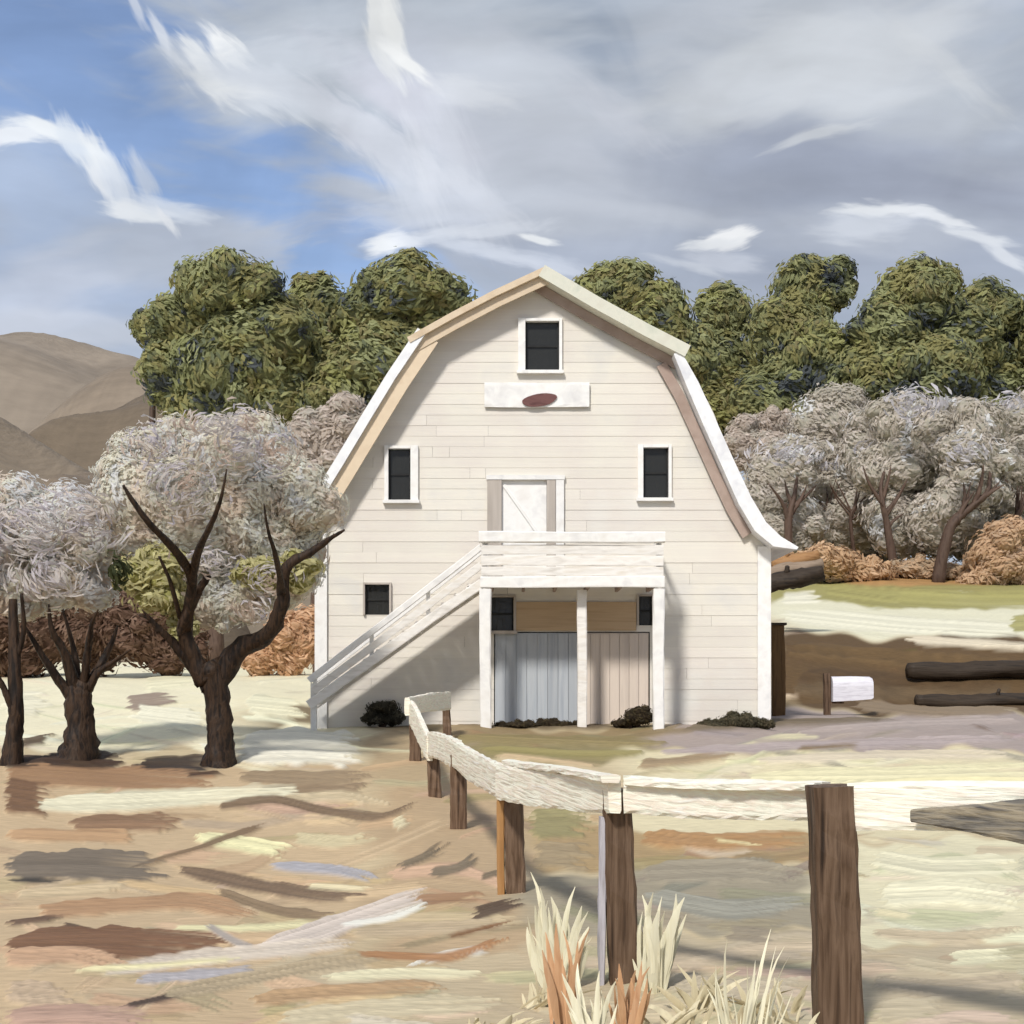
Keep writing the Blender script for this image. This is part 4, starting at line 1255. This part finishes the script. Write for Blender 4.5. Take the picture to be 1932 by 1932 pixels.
# ------------------------------------------------------------------ blossom trees on the left
BLO = [(206, 188, 174), (210, 192, 179), (214, 197, 185), (217, 201, 189), (219, 205, 196), (216, 205, 200)]
BLOTOP = [(222, 212, 204), (214, 196, 182), (210, 186, 170), (208, 202, 210), (220, 208, 194), (218, 206, 196)]


def limb(t, pts, r0, r1, d_, seed, name="branch", dj=0.0):
    n = len(pts)
    rnd = random.Random(seed)
    p3 = [P(a, b_, d_ + (q[0] if (q := c_) else 0)) for a, b_, *c_ in pts]
    rads = [r0 + (r1 - r0) * (i / (n - 1)) ** .8 for i in range(n)]
    return add(name, tube(p3, rads, 9, .16, seed, sub=5), M_BARK, t, smooth=True)


DT = 23.6
base = G(413, DT)
bt = thing("blossom_tree", "large pale blossom tree with thick forked dark trunk, nearest the barn", "tree", base, "blossom trees on the left")
fork = P(402, 1268, DT)
add("trunk", tube([base + Vector((.0, 0, -.25)), base + Vector((0, 0, .06)), P(414, 1385, DT), P(413, 1330, DT), fork, P(394, 1250, DT)], [.42, .28, .21, .20, .26, .2], 14, .10, 1, sub=6), M_BARK, bt, smooth=True)
limb(bt, [(400, 1290), (372, 1262), (335, 1222, -.1), (302, 1188, -.3), (268, 1150, -.5)], .20, .012, DT, 2)
limb(bt, [(392, 1285), (362, 1236, -.1), (348, 1175, -.3), (372, 1118, -.5), (394, 1086, -.6)], .20, .05, DT, 3)
limb(bt, [(410, 1290), (452, 1228, -.1), (505, 1196, -.4), (532, 1140, -.6), (541, 1072, -.8), (590, 1040, -.9), (620, 1018, -1.0), (650, 1000, -1.1)], .21, .018, DT, 4)
limb(bt, [(350, 1185, -.3), (362, 1100, -.8), (335, 1045, -1.6), (285, 990, -2.2), (250, 945, -2.4), (232, 915, -2.5)], .11, .02, DT, 5)
limb(bt, [(362, 1100, -.8), (374, 1040, -1.6), (400, 985, -2.2), (418, 935, -2.5), (428, 885, -2.6)], .085, .010, DT, 6)
limb(bt, [(340, 1165, -.4), (322, 1100, -.9), (300, 1050, -1.2)], .05, .02, DT, 7)
limb(bt, [(535, 1120, -.7), (520, 1050, -1.9), (505, 1000, -2.3), (498, 950, -2.5)], .06, .010, DT, 8)
limb(bt, [(372, 1118, -.5), (352, 1160, -.5), (340, 1200, -.3)], .07, .06, DT, 9)
limb(bt, [(300, 1192, -.3), (282, 1168, -.4), (262, 1160, -.5)], .05, .02, DT, 12)
lob = lobes_at(DT + 1.0, [(400, 960, 190, 150), (450, 870, 140, 90), (300, 900, 120, 100), (520, 960, 120, 130), (350, 850, 90, 60), (260, 880, 70, 60), (480, 1080, 130, 90), (560, 1040, 70, 80), (420, 1140, 80, 55)], .55, .3, 1)
crown_obj("crown", bt, knobs(lob, 7, .48, 180), 2100, BLO, .62, .26, 401, M_BLOS, leaf=.2, fringe=.09, out=2.0, wild=.2, cover=1.7, k=1.48, corecols=[(206, 193, 180), (202, 188, 175)], shrink=.84, top=BLOTOP, spread=.07, arc=1.0, nf=6, nl=5)
# loose impasto-like sprays out in front
crown_obj("blossom", bt, lobes_at(DT - .5, [(450, 830, 40, 60), (520, 850, 40, 40), (345, 920, 60, 50), (290, 840, 50, 40), (480, 1150, 40, 20), (400, 1060, 50, 25), (400, 800, 80, 20), (510, 1090, 40, 30)], .5, .2, 3), 120,
          [(224, 217, 212), (212, 206, 212), (228, 220, 210), (218, 200, 186)], .5, .12, 402, M_BLOS, k=1.0, spread=.3, arc=1.0, fringe=.34, out=.2, cover=1.1)
crown_obj("foliage", bt, knobs(lobes_at(DT + .2, [(290, 1080, 75, 45), (300, 1130, 60, 35), (345, 1180, 25, 35), (490, 1085, 55, 32), (560, 1075, 40, 40)], .6, .2, 4), 8, .5, 183), 260, [(186, 180, 132), (178, 172, 124), (192, 186, 138), (170, 164, 120)], .5, .2, 403, M_SHRUB,
          k=1.15, fringe=.16, corecols=[(164, 160, 96)], shrink=.8).__setitem__('label', "yellow-green new leaves low in the crown")
crown_obj("foliage", bt, lobes_at(DT - 1.6, [(228, 1082, 20, 34)], .6, 0, 4), 16, [(76, 80, 48), (66, 72, 44)], .4, .14, 404, M_SHRUB, k=.9, fringe=.3).__setitem__('label', "dark green clump at the crown's left edge")

DT2 = 24.2
base = G(150, DT2)
t2 = thing("blossom_tree", "white blossom tree with several fanned limbs, left of the large one", "tree", base, "blossom trees on the left")
add("trunk", tube([base - Vector((.1, 0, .25)), base + Vector((-.02, 0, .05)), P(150, 1370, DT2), P(150, 1310, DT2), P(158, 1285, DT2)], [.50, .36, .24, .22, .16], 12, .12, 21, sub=6), M_BARK, t2, smooth=True)
for j, pts in enumerate([[(150, 1330), (112, 1285, -.1), (72, 1225, -.3), (40, 1170, -.4)], [(148, 1325), (125, 1240, -.2), (98, 1190, -.4), (92, 1140, -.5)], [(155, 1310), (165, 1240, -.2), (172, 1180, -.5), (185, 1150, -.6)],
                         [(160, 1310), (185, 1270, -.1), (215, 1248, -.2), (245, 1226, -.3)], [(150, 1310), (140, 1230, .1), (118, 1150, 0)], [(165, 1300), (205, 1225, .2), (222, 1180, .2)]]):
    limb(t2, pts, .13 if j < 2 else .10, .014, DT2, 30 + j)
lob = lobes_at(DT2 + .9, [(110, 1010, 140, 90), (40, 990, 90, 85), (180, 1000, 80, 80), (80, 1100, 130, 70), (170, 1090, 70, 70)], .55, .3, 11)
crown_obj("crown", t2, knobs(lob, 7, .48, 181), 1400, BLO + [(220, 212, 208)], .66, .26, 411, M_BLOS, leaf=.2, fringe=.09, out=2.0, wild=.2, cover=1.7, k=1.48, corecols=[(204, 192, 180), (200, 187, 176)], shrink=.84, top=[(228, 221, 216), (222, 214, 208), (214, 207, 208)], spread=.08, arc=.9)
crown_obj("blossom", t2, lobes_at(DT2 - .7, [(60, 990, 100, 60), (160, 980, 60, 50), (100, 1090, 80, 40)], .4, .2, 12), 90, [(230, 224, 220), (218, 212, 216), (224, 215, 207)], .75, .13, 412, M_BLOS, k=1.0, spread=.22, arc=.6, fringe=.34, out=.2, cover=1.1)

DT3 = 23.4
base = G(22, DT3)
t3 = thing("blossom_tree", "thin-trunked blossom tree cut by the left frame edge", "tree", base, "blossom trees on the left")
add("trunk", tube([base - Vector((0, 0, .25)), P(26, 1390, DT3), P(30, 1330, DT3), P(28, 1240, DT3), P(24, 1130, DT3)], [.22, .14, .12, .10, .06], 10, .12, 41, sub=6), M_BARK, t3, smooth=True)
limb(t3, [(30, 1345), (8, 1300, -.1), (-20, 1250, -.2)], .09, .03, DT3, 42)
limb(t3, [(28, 1250), (45, 1190, -.1), (40, 1120, -.3)], .06, .025, DT3, 43)
crown_obj("crown", t3, knobs(lobes_at(DT3 + .6, [(-20, 1050, 60, 90), (20, 1120, 60, 50), (-80, 1000, 90, 90)], .55, .2, 13), 7, .48, 182), 500, BLO, .66, .26, 421, M_BLOS, leaf=.2, fringe=.09, out=2.0, wild=.2, cover=1.7, k=1.48, corecols=[(186, 176, 170)], shrink=.86, top=[(222, 218, 220)], spread=.11)

# ------------------------------------------------------------------ shrubs
def shrub(name, lab, cat, d_, L_, cols, n, length, width, seed, k=.8, group=None, stems=3, mat=M_SHRUB, sh=.82, **kw):
    lob = knobs(lobes_at(d_, L_, .7, .15, seed), 7, .5, seed)
    cx = sum(p[0].x for p in lob) / len(lob)
    dd = d_
    base = Vector((cx, dd, gz(cx, dd)))
    t = thing(name, lab, cat, base, group)
    rnd = random.Random(seed)
    for j in range(stems):
        c, r = lob[j % len(lob)]
        add("stem", tube([base + Vector((rnd.uniform(-.1, .1), 0, -.1)), (base + c) / 2 + Vector((rnd.uniform(-.1, .1), 0, 0)), c + Vector((rnd.uniform(-.5, .5) * r[0], 0, r[2] * .5))], [.05, .035, .012], 6, .1, seed + j), M_BARK, t, smooth=True)
    crown_obj("foliage", t, lob, int(n * 1.5), cols, length, width, seed, mat, k=k * 1.25, leaf=.26, fringe=.10, out=.9, wild=.4, cover=1.5, corecols=cols[:2], shrink=sh, **kw)
    return t


BROWN = [(112, 88, 72), (98, 74, 60), (124, 100, 84), (88, 66, 52)]
ORNG = [(200, 164, 130), (190, 152, 118), (208, 174, 142), (184, 148, 116)]
shrub("bare_shrub", "wide dark brown thicket behind the fanned blossom tree", "shrub", 58, [(60, 1200, 110, 78), (190, 1185, 90, 84), (-60, 1210, 90, 80)], BROWN, 800, 1.3, .4, 601, k=1.0, group="brown thickets behind the blossom trees")
shrub("bare_shrub", "dark brown thicket left of the large blossom tree's trunk", "shrub", 57, [(280, 1195, 75, 78), (320, 1238, 50, 38), (340, 1215, 60, 50)], BROWN, 500, 1.3, .4, 602, k=1.0, group="brown thickets behind the blossom trees")
shrub("rust_bush", "orange-brown bush against the barn's lower left corner", "bush", 58, [(540, 1205, 56, 58), (500, 1235, 50, 40), (575, 1190, 40, 56), (550, 1240, 60, 36)], ORNG, 380, 1.1, .4, 603, k=1.0)
shrub("rust_bush", "orange bush beside the barn's right eave above the logs", "bush", 80, [(1560, 1062, 70, 36), (1500, 1072, 45, 30), (1640, 1080, 60, 26)], [(188, 158, 126), (178, 148, 116), (194, 166, 136)], 170, 1.4, .5, 604, k=1.05, group="orange bushes below the orchard trees")
shrub("rust_bush", "orange bush under the orchard trees at the right frame edge", "bush", 80, [(1875, 1045, 60, 55), (1930, 1075, 50, 45), (1860, 1095, 60, 26), (1900, 1010, 50, 35)], [(188, 160, 130), (178, 148, 118), (174, 150, 126)], 190, 1.4, .5, 605, k=1.05, group="orange bushes below the orchard trees")
shrub("rust_bush", "low tan bush between the orange bushes below the leaning trunks", "bush", 82, [(1730, 1074, 75, 24), (1790, 1080, 60, 22)], [(172, 152, 128), (164, 142, 116), (176, 150, 122)], 130, 1.4, .5, 606, k=1.05, group="orange bushes below the orchard trees")
GRT = [(146, 140, 128), (136, 130, 116), (154, 148, 138), (128, 118, 104)]
shrub("grey_thicket", "grey thicket behind the thin orchard trunks nearest the barn", "shrub", 96, [(1450, 1000, 70, 70), (1540, 1010, 80, 60), (1600, 1000, 60, 70), (1500, 950, 70, 60)], GRT, 420, 1.6, .5, 621, k=1.7, group="grey thickets behind the orchard trees", mat=M_BLOS)
shrub("grey_thicket", "grey thicket behind the leaning trunks in the middle of the orchard", "shrub", 97, [(1660, 1005, 80, 65), (1740, 1000, 80, 70), (1700, 950, 90, 50)], GRT, 420, 1.6, .5, 622, k=1.7, group="grey thickets behind the orchard trees", mat=M_BLOS)
shrub("grey_thicket", "grey thicket behind the orange bush at the right frame edge", "shrub", 96, [(1830, 1000, 80, 70), (1910, 1000, 80, 70), (1990, 1000, 70, 70), (1870, 940, 80, 50)], GRT, 420, 1.6, .5, 623, k=1.7, group="grey thickets behind the orchard trees", mat=M_BLOS)
DKB = [(78, 66, 48), (62, 52, 40), (94, 82, 58), (70, 62, 46)]
shrub("low_shrub", "dark brown shrub at the foot of the right balcony post", "shrub", 28.9, [(1208, 1352, 36, 20), (1180, 1364, 30, 10)], DKB, 60, .3, .1, 611, k=.75, group="low dark shrubs along the barn wall")
shrub("low_shrub", "dark olive shrub at the barn's front right corner", "shrub", 29.2, [(1390, 1362, 50, 16), (1345, 1372, 40, 12), (1440, 1366, 24, 12)], [(98, 92, 72), (78, 72, 54), (108, 98, 76)], 80, .3, .1, 612, k=.75, group="low dark shrubs along the barn wall")
shrub("low_shrub", "dark shrub under the middle of the staircase", "shrub", 29.6, [(706, 1356, 24, 14), (742, 1352, 26, 18), (722, 1334, 38, 14)], [(84, 80, 66), (64, 60, 50), (110, 104, 86)], 60, .28, .1, 613, k=.75, group="low dark shrubs along the barn wall")
shrub("low_shrub", "low brown shrub strip between the left and middle balcony posts", "shrub", 29.3, [(980, 1368, 60, 8), (1050, 1366, 50, 8)], DKB, 60, .3, .08, 614, k=.75, group="low dark shrubs along the barn wall", stems=2)

# ------------------------------------------------------------------ logs, post and box by the barn's right side
def log(lab, a, b_, r, mat, seed, group=None, ends=None):
    a, b_ = Vector(a), Vector(b_)
    mid = (a + b_) / 2
    vf = tube([a, a + (b_ - a) * .33 + Vector((0, 0, random.uniform(-.3, .3) * r)), a + (b_ - a) * .66 + Vector((0, 0, random.uniform(-.3, .3) * r)), b_], [r * .85, r, r * 1.05, r * .8], 11, .10, seed, sub=5)
    o = thing("log", lab, "log", mid - Vector((0, 0, r)), group)
    add("stem", vf, mat, o, smooth=True)
    rnd = random.Random(seed)
    for j in range(seed % 2):
        k = rnd.uniform(.2, .8)
        p = a + (b_ - a) * k
        add("stub", tube([p, p + Vector((rnd.uniform(-.1, .1), -r * .8, r * 1.5))], [r * .3, r * .22], 7, .1, seed + j, sub=2), mat, o, smooth=True)
    return o


log("tan log on top of the pile at the barn's right corner", P(1456, 1066, 46) + Vector((0, 0, 0)), P(1545, 1048, 46), .26, M_LOGTAN, 1, "logs piled beside the barn")
log("grey log in the middle of the pile at the barn's right corner", P(1450, 1082, 45.4), P(1552, 1062, 45.4), .20, M_LOGGREY, 2, "logs piled beside the barn")
log("black log at the bottom of the pile at the barn's right corner", P(1446, 1104, 45), P(1552, 1080, 45), .30, M_LOG, 3, "logs piled beside the barn")
ga, gb2 = G(1722, 41.2), G(1990, 41.0)
log("upper dark log lying on the brown bank at the right frame edge", P(1712, 1264, 40.6), P(1990, 1262, 40.6), .26, M_LOG, 4, "dark logs on the brown bank")
log("lower dark log at the foot of the brown bank by the right frame edge", P(1728, 1322, 38.6), P(1990, 1320, 38.6), .20, M_LOG, 5, "dark logs on the brown bank")

pb = G(1468, 33)
vp = thing("wooden_post", "brown upright wooden post standing at the barn's right wall", "post", pb)
add("shaft", beam(pb - Vector((0, 0, .2)), Vector((pb.x, 33, P(1468, 1180, 33).z)), .30, .2, .02, 10, 71, up=(0, 1, 0)), streak_mat("brown_post_wood", [(84, 60, 34), (112, 84, 50), (98, 72, 42)], (20, 20, 1.5), bump=.6, dist=.02), vp)
add("cap", box(pb.x - .18, pb.x + .18, 32.86, 33.14, P(1468, 1180, 33).z + .003, P(1468, 1180, 33).z + .06), M_LOG, vp)

mb = G(1560, 34)
mx_ = thing("mailbox", "white box on a short brown post before the brown bank", "mailbox", mb)
add("post", beam(mb - Vector((0, 0, .2)), Vector((mb.x, 34, P(1560, 1270, 34).z)), .16, .16, .012, 6, 72, up=(0, 1, 0)), M_POST, mx_)
a0, a1 = P(1568, 1300, 34), P(1644, 1294, 34)
sec = []
hh = .30
prof = [(-.22, -hh)] + [(-.22 + .0, hh * .2)] + [(-.22 * math.cos(t_), hh * .2 + hh * .8 * math.sin(t_)) for t_ in (math.pi * q / 8 for q in range(1, 8))] + [(.22, hh * .2), (.22, -hh)]
V, Fc = [], []
for kx, sc2 in ((a0.x, 1.0), ((a0.x + a1.x) / 2, .98), (a1.x - .05, .9), (a1.x, .8)):
    for (py_, pz_) in prof:
        V.append((kx, 34 + py_, a0.z + pz_ * sc2 + .03 * (kx - a0.x)))
n_ = len(prof)
for q in range(3):
    for j in range(n_):
        jj = (j + 1) % n_
        Fc.append((q * n_ + j, q * n_ + jj, (q + 1) * n_ + jj, (q + 1) * n_ + j))
Fc += [tuple(range(n_ - 1, -1, -1)), tuple(3 * n_ + j for j in range(n_))]
add("box", (V, Fc), M_BOXW, mx_)
add("bracket", box(mb.x + .085, a0.x + .3, 33.94, 34.06, a0.z - hh - .05, a0.z - hh - .004), M_POST, mx_)

# ------------------------------------------------------------------ rail fence in front
fb = G(1170, 9)
fence = thing("rail_fence", "weathered rail fence on dark posts curving from the foreground towards the barn", "fence", fb)
POSTS = [   # px, d, top row, width, face depth
    (1578, 7.45, 1482, .235, 1), (1172, 9.0, 1488, .20, 2), (970, 13.0, 1450, .185, 3), (864, 17.6, 1424, .21, 4), (818, 20.6, 1400, .19, 5), (782, 24.2, 1352, .20, 6), (842, 27.4, 1318, .16, 7), (2010, 6.75, 1490, .22, 8),
]
pinfo = []
for (px, d_, ty, w_, sd) in POSTS:
    p0 = G(px, d_)
    top = P(px, ty, d_)
    lean = .05 if sd == 1 else (.03 if sd == 2 else 0)
    tp = Vector((p0.x - lean * .8, d_, top.z))
    add("post", beam(p0 - Vector((-.02, 0, .25)), tp, w_, w_ * .95, .012, 14, 200 + sd, up=(0, 1, 0), w2=w_ * .92), M_POST, fence)
    pinfo.append((px, d_, tp, w_))
M_PALEF = streak_mat("lit_side_wood", [(170, 164, 170), (206, 202, 208), (150, 142, 146)], (26, 26, 2), bump=.6, dist=.01)  # pale tone paints the light on the second post's left face
p0 = G(1172, 9.0)
add("side_slab", beam(p0 + Vector((-.125, -.02, -.05)), Vector((p0.x - .115, 8.98, P(1140, 1540, 9).z)), .035, .10, .008, 10, 240, up=(0, 1, 0), w2=.06), M_PALEF, fence, label="pale slab added as the lit left side of the post")
p0 = G(970, 13.0)
add("side_slab", beam(p0 + Vector((-.125, -.02, -.1)), Vector((p0.x - .12, 12.98, P(950, 1510, 13).z)), .07, .12, .008, 8, 241, up=(0, 1, 0)), streak_mat("ochre_wood", [(164, 118, 70), (190, 146, 96)], (20, 20, 2), bump=.5, dist=.01), fence, label="ochre slab on the post's left side")
RAILS = [   # from (px, row, d) to (px, row, d), height at either end
    ((1560, 1517, 7.62), (1186, 1498, 8.86), .215, .235, M_RAIL, "nearest pale rail"),
    ((1160, 1500, 8.82), (946, 1478, 12.82), .235, .32, M_RAILAWAY, None),
    ((950, 1478, 12.78), (858, 1422, 17.4), .31, .33, M_RAILAWAY, None),
    ((866, 1422, 17.35), (812, 1404, 20.4), .36, .36, M_RAILAWAY, None),
    ((812, 1412, 20.35), (776, 1346, 24.0), .36, .42, M_RAILAWAY, None),
    ((768, 1332, 23.95), (846, 1322, 27.2), .30, .36, M_RAIL, None),
    ((1606, 1522, 7.40), (2040, 1520, 6.70), .25, .24, M_RAIL, None),
    ((1725, 1540, 7.06), (2040, 1552, 6.52), .06, .27, M_RAILDARK, "dark grey weathered rail at the right frame edge"),
]
for i, (a, b_, h0, h1, mt, lab) in enumerate(RAILS):
    add("rail", beam(P(*a), P(*b_), .09, h0, .014 if i < 6 else .005, 22, 260 + i, h2=h1), mt, fence, label=lab)
# a thin upper edge board laid along the rails
for i, (a, b_) in enumerate([((1550, 1486, 7.6), (1190, 1476, 8.8)), ((1150, 1470, 8.76), (960, 1436, 12.7))]):
    add("cap_rail", beam(P(*a), P(*b_), .12, .045, .010, 18, 280 + i), M_RAIL, fence)

# ------------------------------------------------------------------ dry grasses at the posts
def blade(base, tip, w, bow, seed):
    """a flat blade with a folded midrib, bending over at the tip"""
    rnd = random.Random(seed)
    base, tip = Vector(base), Vector(tip)
    ax = (tip - base)
    side = Vector((1, rnd.uniform(-.5, .5), rnd.uniform(-.25, .25)))
    side = (side - ax * (side.dot(ax) / ax.length_squared)).normalized()
    nrm = side.cross(ax).normalized()
    prof = [.45, .8, 1.0, .95, .75, .45, .08]
    V, Fc = [], []
    n = len(prof)
    for i in range(n):
        t = i / (n - 1)
        c = base + ax * t + Vector(bow) * (4 * t * (1 - t)) - Vector((0, 0, ax.length * .10 * t ** 3)) + side * (rnd.uniform(-.15, .15) * w)
        for q, lift in ((-.5, .0), (0, .22), (.5, .0)):
            V.append(c + side * (q * 2 * w * prof[i]) + nrm * (lift * w * prof[i]))
    for i in range(n - 1):
        for j in range(2):
            Fc.append((i * 3 + j, i * 3 + j + 1, i * 3 + j + 4, i * 3 + j + 3))
    return V, Fc


def tuft(name, lab, cat, px, d_, blades, mat, w, seed, group=None, part="blade", extra=3):
    b0 = G(px, d_)
    t = thing(name, lab, cat, b0, group)
    rnd = random.Random(seed)
    more = []
    for (ax, tx, ty) in blades:
        more.append((ax, tx, ty, 1.0))
        for _ in range(extra):
            kk = rnd.uniform(.45, .95)
            ax2 = ax + rnd.uniform(-14, 14)
            gy = 1290 + 2654 * (EYE - gz((ax2 - 966) / 2654 * d_, d_)) / d_
            more.append((ax2, ax2 + (tx - ax) * kk * rnd.uniform(.4, 1.5) + rnd.uniform(-14, 14), gy + (ty - gy) * kk, .5))
    for i, (ax, tx, ty, ws) in enumerate(more):
        dd = d_ + rnd.uniform(-.12, .12)
        a = G(ax, dd) - Vector((0, 0, .03))
        tip = P(tx, ty, dd + rnd.uniform(-.1, .1))
        L2 = (tip - a).length
        add(part, blade(a, tip, w * ws * rnd.uniform(.7, 1.25), (rnd.uniform(-.06, .06) * L2, rnd.uniform(-.05, .05) * L2, .03 * L2), seed + i), mat, t, smooth=True)
    return t


tuft("grass_tuft", "cream dry grass tuft between the second and third fence posts", "grass", 1055, 8.9,
     [(1040, 1002, 1620), (1046, 1020, 1652), (1052, 1040, 1672), (1060, 1052, 1700), (1066, 1085, 1650), (1072, 1098, 1690), (1058, 1070, 1720), (1036, 1010, 1690), (1076, 1110, 1735), (1048, 1028, 1740), (1068, 1090, 1760), (1030, 995, 1735)], M_STRAW, .030, 700, "dry grass tufts by the fence")
tuft("grass_tuft", "cream dry grass tuft right of the second fence post", "grass", 1235, 8.7,
     [(1225, 1212, 1668), (1230, 1232, 1662), (1236, 1255, 1700), (1242, 1275, 1665), (1246, 1292, 1672), (1238, 1262, 1730), (1228, 1205, 1730), (1250, 1288, 1735), (1233, 1242, 1700)], M_STRAW, .030, 720, "dry grass tufts by the fence")
tuft("grass_tuft", "tall wispy straw stems in the bottom foreground right of the rust leaves", "grass", 1400, 7.0,
     [(1390, 1372, 1745), (1410, 1455, 1725), (1400, 1425, 1790), (1420, 1470, 1830), (1385, 1350, 1800), (1430, 1480, 1760), (1380, 1335, 1850)], M_STRAW, .010, 740, "dry grass tufts by the fence")
tuft("grass_tuft", "pale straw tuft at the bottom foreground below the rust leaves", "grass", 1120, 7.3,
     [(1115, 1060, 1820), (1120, 1090, 1800), (1125, 1130, 1815), (1130, 1165, 1830), (1118, 1075, 1860), (1128, 1150, 1870)], M_STRAW, .018, 780, "dry grass tufts by the fence")
M_PALE = streak_mat("faded_grass_blade", [(206, 192, 158), (220, 208, 174), (212, 199, 165)], (30, 30, 3), k=.85, bump=.4, dist=.004, tint=.08)
rg = random.Random(99)
for (px_, d__, hh_, lab_) in ((1330, 8.0, 150, "broad pale grass tuft midway between the two nearest posts"), (1440, 7.7, 130, "faded grass tuft just left of the nearest post"),
                              (1270, 7.5, 120, "low pale grass tuft right of the orange plant at the second post"), (1010, 8.3, 120, "low pale grass tuft left of the orange broad-leaved plant"),
                              (1500, 7.2, 110, "short pale grass against the foot of the nearest post"), (940, 7.4, 80, "short pale grass at the bottom edge left of the orange plants")):
    gy_ = 1290 + 2654 * (EYE - gz((px_ - 966) / 2654 * d__, d__)) / d__
    bl = [(px_ + rg.uniform(-55, 55), px_ + rg.uniform(-95, 95), gy_ - hh_ * rg.uniform(.3, .72)) for _ in range(11)]
    tuft("grass_tuft", lab_, "grass", px_, d__, bl, M_PALE, .020, 900 + px_, "dry grass tufts by the fence", extra=2)
tuft("rust_plant", "orange dry plant with broad leaves left of the second post", "plant", 1065, 7.75,
     [(1060, 1030, 1738), (1064, 1048, 1720), (1070, 1062, 1735), (1072, 1112, 1730), (1076, 1100, 1770), (1056, 1022, 1775), (1068, 1050, 1770), (1062, 1030, 1800), (1074, 1090, 1755)], M_RUST, .019, 800, "orange dry plants by the fence", "leaf", 1)
tuft("rust_plant", "orange dry plant at the foot of the second post", "plant", 1190, 7.35,
     [(1180, 1210, 1795), (1186, 1226, 1808), (1190, 1222, 1830), (1184, 1200, 1815), (1178, 1168, 1800), (1176, 1160, 1830), (1192, 1230, 1850), (1182, 1190, 1830)], M_RUST, .019, 820, "orange dry plants by the fence", "leaf", 1)
